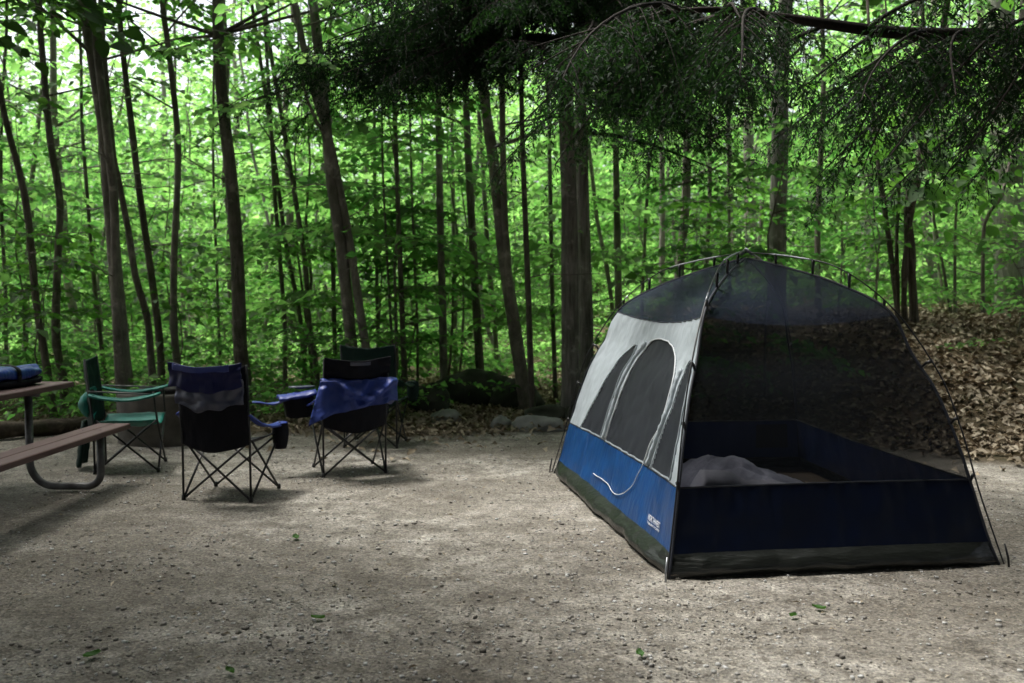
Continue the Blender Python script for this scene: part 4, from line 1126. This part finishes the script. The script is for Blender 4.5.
# the blue cloth hung over the black chair
def draped():
    W, D = .25, .24; loc = np.array([-1.34, 7.60, .0]); rz = R(21)
    root = empty("blue_cloth", (-1.34, 7.60, .62), rz); tag(root, "crumpled blue waterproof cloth hung across the black chair's back", "cloth")
    rows = []
    for i in range(40):
        v = i / 39; row = []
        for j in range(60):
            u = j / 59
            skew = -.10 * (1 - u) ** 2 * v
            x = -.30 + .60 * u - .10 * v * (1 - u) ** 3 + .01
            z = .155 - (.235 + .11 * (1 - u) ** 4 - .06 * u) * v + .02 * mnoise.noise((u * 3, 0, 3)) * (.3 + v)
            y = -.375 - .03 * math.sin(math.pi * u) - .03 * v
            def ridge(ua, va, ub, vb, wd, amp):
                dx, dy = ub - ua, vb - va; l2 = dx * dx + dy * dy; s_ = max(0, min(1, ((u - ua) * dx + (v - va) * dy) / l2))
                q = math.hypot(u - ua - s_ * dx, v - va - s_ * dy); return amp * math.exp(-(q / wd) ** 2)
            fold = ridge(.16, 0, .62, .75, .06, .05) + ridge(.3, .1, .34, 1, .05, .035) + ridge(.05, .2, .12, 1, .05, .04) + ridge(.62, .0, .5, .5, .05, .03) + ridge(.95, .1, .55, .9, .06, .045) + ridge(.72, .45, .8, 1, .05, .035) + ridge(.42, .55, .47, 1, .04, .03) + .02 * mnoise.noise((u * 3, v * 3, 5)) + .004 * mnoise.noise((u * 16, v * 12, 8))
            # gathered roll at the upper right
            roll = .05 * math.exp(-((u - .86) / .07) ** 2) * (1 - .4 * v)
            row.append((x, y - fold - roll, z + .02 * math.exp(-((u - .9) / .08) ** 2)))
        rows.append(row)
    sheet = MB().grid(rows, .005).build("cloth_sheet", M["blue_cloth"], root)
    rows = []
    for i in range(10):
        v = i / 9
        rows.append([(-.28 + .56 * (j / 29), -.375 + .10 * v, .15 + .03 * math.sin(3 * v) - .02 * v + .012 * mnoise.noise((j * .3, v * 3, 3))) for j in range(30)])
    MB().grid(rows, .005).build("cloth_fold", M["blue_cloth"], root)
draped()

# ------------------------------------------------------------------ picnic table and what lies on it
tb = empty("picnic_table", (-3.785, 6.25, 0)); tag(tb, "brown plank picnic table on a bent galvanised pipe frame", "table")
y0, y1 = -1.55, .95; ym = -.3
for k in range(5):
    MB().box((-.302 + .151 * k, ym, .745), (.143, y1 - y0 + .06, .042), .006).build("table_plank", M["plank"], tb, False)
for s in (-1, 1):
    for k in range(2):
        MB().box((s * (.655 + .128 * k), ym, .43), (.122, y1 - y0 - .12, .042), .006).build("bench_plank", M["plank"], tb, False)
for yy in (-1.15, .5):
    pts = []
    def arc(cx, cz, r, a0, a1): return [(cx + r * math.cos(R(a)), yy, cz + r * math.sin(R(a))) for a in np.linspace(a0, a1, 8)]
    for s in (-1, 1):
        p = [(s * .262, yy, .70), (s * .262, yy, .22)] + [(s * (.262 + .18 - .18 * math.cos(R(a))), yy, .22 - .18 * math.sin(R(a))) for a in np.linspace(10, 90, 8)] \
            + [(s * .68, yy, .04)] + [(s * (.68 + .1 * math.sin(R(a))), yy, .14 - .1 * math.cos(R(a))) for a in np.linspace(10, 90, 7)] + [(s * .78, yy, .405)]
        MB().tube(p, .027, 12).build("pipe_leg", M["galv"], tb)
    MB().tube([(-.34, yy, .715), (.34, yy, .715)], .02, 8).build("cross_bar", M["galv"], tb)
MB().tube([(0, -1.15, .69), (0, .5, .69)], .02, 8).build("brace", M["galv"], tb)
for k in range(2):
    for yy in (-1.15, .5):
        MB().tube([(.655 + .128 * k, yy, .452), (.655 + .128 * k, yy, .4545)], .008, 8).build("bolt_head", M["galv"], tb)

def bundle():
    base = np.array([-3.80, 6.72, .766]); root = empty("tarp_bundle", tuple(base), R(-6)); tag(root, "folded blue tarp bundle with a dark strap on the picnic table", "tarp")
    def blob(hx, hy, hz, z0, seed, n=44, m=22, amp=.03):
        rows = []
        for i in range(m):
            f = math.pi * i / (m - 1); row = []
            for j in range(n + 1):
                a = 2 * math.pi * j / n
                pw = lambda c, e: math.copysign(abs(c) ** e, c)
                x = hx * pw(math.cos(a), .45) * abs(math.sin(f)) ** .45; y = hy * pw(math.sin(a), .45) * abs(math.sin(f)) ** .45; z = hz * pw(-math.cos(f), .6)
                q = 1 + amp / hz * .5 * (mnoise.noise((x * 7, y * 7, z * 12 + seed)) + .7 * mnoise.noise((x * 19, y * 19, z * 25 + seed)))
                row.append((x * (1 + .1 * (q - 1)), y * (1 + .15 * (q - 1)), max(-hz, z * q) + hz + z0))
            rows.append(row)
        return MB().grid(rows)
    blob(.255, .36, .035, 0, 4).build("dark_base", M["chair_black"], root)
    blob(.25, .37, .042, .055, 9, amp=.06).build("tarp_fold", M["tarp"], root)
    MB().grid([[(.262 * math.cos(a) * abs(math.cos(a)) ** -.55 if abs(math.cos(a)) > .01 else 0, -.02 + dy, .085 + .082 * math.copysign(abs(math.sin(a)) ** .6, math.sin(a))) for a in np.linspace(0, 2 * math.pi, 40)] for dy in (-.02, .02)], .004).build("strap", M["chair_black"], root)
bundle()

# fire ring
def fire_ring():
    c = np.array([-3.42, 9.3, 0]); root = empty("fire_ring", tuple(c)); tag(root, "weathered round concrete fire ring behind the chairs", "fire ring")
    prof = [(.50, -.05), (.505, .25), (.50, .47), (.49, .49), (.41, .49), (.40, .47), (.40, .05)]
    rows = [[(r_ * math.cos(a) * (1 + .008 * mnoise.noise((math.cos(a) * 3, math.sin(a) * 3, z * 4))), r_ * math.sin(a), z + (.008 * mnoise.noise((math.cos(a) * 4, math.sin(a) * 4, 1)) if z > .4 else 0)) for a in np.linspace(0, 2 * math.pi, 65)] for r_, z in prof]
    MB().grid(rows).build("concrete_wall", M["concrete"], root)
    MB().grid([[(k * .4 * math.cos(a), k * .4 * math.sin(a), .12 + .03 * mnoise.noise((k * 3 * math.cos(a), k * 3 * math.sin(a), 3))) for a in np.linspace(0, 2 * math.pi, 40)] for k in (.01, .3, .6, 1.0)]).build("ash_bed", M["ash"], root)
    MB().box((.02, -.05, .505), (.62, .34, .05), .012, .3).build("grill_plate", M["ash"], root, False)
fire_ring()

# fallen log at the edge of the trees
a, b = np.array([-5.6, 8.75, .07]), np.array([-4.35, 10.1, .10])
root = empty("fallen_log", tuple(a)); tag(root, "weathered log lying along the clearing edge past the picnic table", "log")
t = np.linspace(0, 1, 14)[:, None]
MB().tube((b - a) * t + np.array([0, 0, 1]) * .02 * np.sin(t * 6), .085 + .01 * np.sin(np.arange(14) * 1.7), 12).build("log_body", M["log"], root)

# ------------------------------------------------------------------ boulders
def rock(label, x, y, d, m, seed, sink=.3, rz=0.0, name="boulder", cat="rock"):
    bpy_v = []; n, k = 30, 18; rows = []
    for i in range(k):
        f = math.pi * i / (k - 1); row = []
        for j in range(n + 1):
            a = 2 * math.pi * (j % n) / n; v = np.array([math.sin(f) * math.cos(a), math.sin(f) * math.sin(a), -math.cos(f)])
            q = 1 + .28 * mnoise.noise(Vector(v * 1.3) + Vector((seed * 3.1, 0, 0))) + .12 * mnoise.noise(Vector(v * 3.2) + Vector((seed, 5, 0))) + .05 * mnoise.noise(Vector(v * 8) + Vector((seed, 9, 0)))
            row.append(v * q * np.array(d) / 2)
        rows.append(row)
    o = MB().grid(rows).build(name, M[m])
    o.location = (x, y, ground_z(x, y) + d[2] / 2 - sink * d[2]); o.rotation_euler = (0, 0, rz); tag(o, label, cat)
    return o
rock("flat pale grey boulder at the gravel edge beside the tent", .30, 10.05, (.62, .42, .26), "rock_pale", 2, .45)
rock("small light grey rock next to the flat pale boulder", -.12, 10.1, (.22, .2, .2), "rock_pale", 5, .35)
rock("upright greenish mossy boulder behind the dark green chair", -1.0, 11.2, (.5, .42, .5), "rock_moss", 7, .3)
rock("wide mossy boulder at the foot of the dark trunks", -.42, 12.1, (1.1, .7, .66), "rock_moss", 9, .3)
rock("rounded mossy boulder below the pale leaning trunk", .05, 11.8, (.66, .5, .5), "rock_moss", 12, .3)
rock("low moss-covered rock just behind the flat pale boulder", .52, 10.8, (.74, .45, .27), "rock_moss", 15, .35)
rock("squat mossy rock against the foot of the broad hemlock", .95, 10.55, (.7, .5, .34), "rock_moss", 19, .35)
rock("half buried dark rock in the leaves between green chair and boulders", -.75, 10.6, (.34, .28, .22), "rock", 23, .4)
rock("small grey rock at the gravel edge behind the black chair", -1.75, 10.0, (.24, .2, .15), "rock", 26, .35)

# ------------------------------------------------------------------ loose stones, litter, fallen green leaves
def scatter_pebbles():
    rg = np.random.default_rng(12); n = 24000
    y = 2.6 + 7.4 * rg.random(n) ** 1.5; x = rg.uniform(-.62, .62, n) * y
    keep = y < edge_y(x) + .1
    cl = np.array([mnoise.noise((a * .9, b * .9, 4)) + .5 * mnoise.noise((a * 3, b * 3, 8)) for a, b in zip(x, y)])
    keep &= rg.random(n) < np.clip(.45 + cl * .9, .08, 1)
    x, y = x[keep], y[keep]; n = len(x); s = .0026 + .006 * rg.random(n) ** 5 + .0014 * rg.random(n)
    z = terr(x, y)
    cube = np.array([(a, b, c) for c in (-1, 1) for b in (-1, 1) for a in (-1, 1)], float)
    V = cube[None] * rg.uniform(.55, 1.25, (n, 8, 3)) * s[:, None, None] * np.stack([rg.uniform(.7, 1.5, n), rg.uniform(.7, 1.4, n), rg.uniform(.4, .8, n)], 1)[:, None, :]
    a = rg.uniform(0, 6.28, n); ca, sa = np.cos(a)[:, None], np.sin(a)[:, None]
    X = V[..., 0] * ca - V[..., 1] * sa; Yv = V[..., 0] * sa + V[..., 1] * ca
    V = np.stack([X + x[:, None], Yv + y[:, None], V[..., 2] + z[:, None] + s[:, None] * .35], -1).reshape(-1, 3)
    q = np.array([(0, 2, 3, 1), (4, 5, 7, 6), (0, 1, 5, 4), (2, 6, 7, 3), (0, 4, 6, 2), (1, 3, 7, 5)])
    Q = (q[None] + (np.arange(n) * 8)[:, None, None]).reshape(-1, 4)
    m, nt, out = mat("loose_stone")
    g = nt.nodes.new("ShaderNodeNewGeometry"); p = N(nt, "ShaderNodeBsdfPrincipled", Roughness=.9)
    nt.links.new(ramp(nt, g.outputs["Random Per Island"], [(0, (.11, .1, .085)), (.25, (.2, .185, .16)), (.6, (.33, .32, .295)), (1, (.6, .6, .59))]), p.inputs["Base Color"])
    nt.links.new(p.outputs[0], out.inputs[0])
    tag(obj_from(quads_mesh("loose_gravel", V, Q, m), "loose_gravel"), "loose small stones scattered over the gravel clearing", "gravel", kind="stuff")
scatter_pebbles()

def debris():
    rg = np.random.default_rng(71); n = 5200
    y = 2.7 + 7.2 * rg.random(n) ** 1.3; x = rg.uniform(-.62, .62, n) * y
    cl = np.array([mnoise.noise((a * .7, b * .7, 14)) + .6 * mnoise.noise((a * 2.4, b * 2.4, 18)) for a, b in zip(x, y)])
    k = (y < edge_y(x)) & (rg.random(n) < np.clip(.3 + cl, .05, 1)); x, y = x[k], y[k]; n = len(x)
    L = Leaves(); L.add(np.stack([x, y, terr(x, y) + .009], 1), rg.normal(0, 1, (n, 3)) * [1, 1, .12], np.array([0, 0, 1.0]) + rg.normal(0, .3, (n, 3)), .012 + .035 * rg.random(n) ** 3)
    tag(obj_from(L.mesh("ground_debris", M["litter"], width=.35, fold=.1), "ground_debris"), "brown needles, bud scales and bark flecks strewn over the gravel", "debris", kind="stuff")
debris()

def litter():
    rg = np.random.default_rng(21); n = 42000
    y = rg.uniform(7.2, 17, n); x = rg.uniform(-.6, .68, n) * y
    d = y - edge_y(x)
    keep = (d > rg.uniform(-.3, .15, n) - (rg.random(n) < .03) * 1.5)
    keep &= (x > -2.6) | (rg.random(n) < .35)
    x, y = x[keep], y[keep]; n = len(x)
    hz = np.array([.02 * mnoise.noise((a * 3, b * 3, 1)) for a, b in zip(x, y)])
    p = np.stack([x, y, terr(x, y) + .012 + np.abs(hz) + rg.uniform(0, .03, n)], 1)
    L = Leaves(); L.add(p, rg.normal(0, 1, (n, 3)) * [1, 1, .25], np.array([0, -.15, 1.0]) + rg.normal(0, .45, (n, 3)), rg.uniform(.05, .12, n))
    tag(obj_from(L.mesh("leaf_litter", M["litter"], width=.55, fold=.18, curl=.22), "leaf_litter"), "dry brown fallen leaves covering the bank and forest floor", "leaf litter", kind="stuff")
litter()

for lab, (px, py), s, a in (
    ("small green leaf on the gravel between the navy chair and the tent", (296, 540), .07, .4),
    ("curled green leaf in the middle of the near gravel", (318, 621), .06, 1.7),
    ("bright torn green leaf at the near left corner of the gravel", (92, 659), .075, 2.6),
    ("pale green leaf at the near gravel, between the corner leaf and the middle", (230, 675), .05, .9),
    ("pale green leaf on the gravel in front of the tent's near corner", (640, 658), .055, .2),
    ("narrow green leaf below the middle of the tent's front wall", (793, 619), .05, 2.2),
    ("broad green leaf below the tent front, beyond the narrow one", (819, 611), .06, 1.2)):
    r_ = FW + (px - 512) / F * RT - (py - 341.5) / F * UP; P = C0 - r_ * (EYE / r_[2])
    rows = [[(u * .3 * s * math.sin(math.pi * (.06 + .9 * v)), (v - .5) * s, .006 + .010 * abs(u) + .012 * (v - .4) ** 2 * 2 + .003 * mnoise.noise((u * 2, v * 3, a))) for u in np.linspace(-1, 1, 7)] for v in np.linspace(0, 1, 9)]
    o = MB().grid(rows).build("fallen_leaf", M["green_leaf"]); o.location = (P[0], P[1], .006); o.rotation_euler = (0, 0, a); tag(o, lab, "leaf", "green leaves fallen on the gravel")
# ------------------------------------------------------------------ light
SUN_EL, SUN_AZ = 66.0, 152.0      # high, behind the trees; azimuth measured from +X, counter-clockwise
w = bpy.data.worlds.new("World"); scene.world = w; w.use_nodes = True
nt = w.node_tree; nt.nodes.clear()
sky = nt.nodes.new("ShaderNodeTexSky"); sky.sky_type = "NISHITA"; sky.sun_disc = False
sky.sun_elevation = R(SUN_EL); sky.sun_rotation = R(90 - SUN_AZ); sky.dust_density = 6; sky.air_density = 1.0; sky.ozone_density = 1
hs = nt.nodes.new("ShaderNodeHueSaturation"); hs.inputs["Saturation"].default_value = .45
bg = nt.nodes.new("ShaderNodeBackground"); bg.inputs[1].default_value = .12
wo = nt.nodes.new("ShaderNodeOutputWorld")
nt.links.new(sky.outputs[0], hs.inputs["Color"]); nt.links.new(hs.outputs[0], bg.inputs[0]); nt.links.new(bg.outputs[0], wo.inputs[0])
sl = bpy.data.lights.new("sun", "SUN"); sl.energy = 1.5; sl.angle = R(12); sl.color = (1, .975, .93)
so = bpy.data.objects.new("sun", sl); COL.objects.link(so)
d = Vector((math.cos(R(SUN_EL)) * math.cos(R(SUN_AZ)), math.cos(R(SUN_EL)) * math.sin(R(SUN_AZ)), math.sin(R(SUN_EL))))
so.rotation_euler = (-d).to_track_quat("-Z", "Y").to_euler(); so.location = (0, 5, 20)

scene.view_settings.view_transform = "Standard"; scene.view_settings.look = "None"
scene.view_settings.exposure = 1.8; scene.view_settings.gamma = 1.0
cy = scene.cycles
cy.use_denoising = True
try: cy.denoiser = "OPENIMAGEDENOISE"
except Exception: pass
cy.max_bounces = 7; cy.diffuse_bounces = 4; cy.glossy_bounces = 2; cy.transmission_bounces = 4; cy.transparent_max_bounces = 12
cy.caustics_reflective = False; cy.caustics_refractive = False; cy.sample_clamp_indirect = 6
cy.use_adaptive_sampling = True; cy.adaptive_threshold = .015
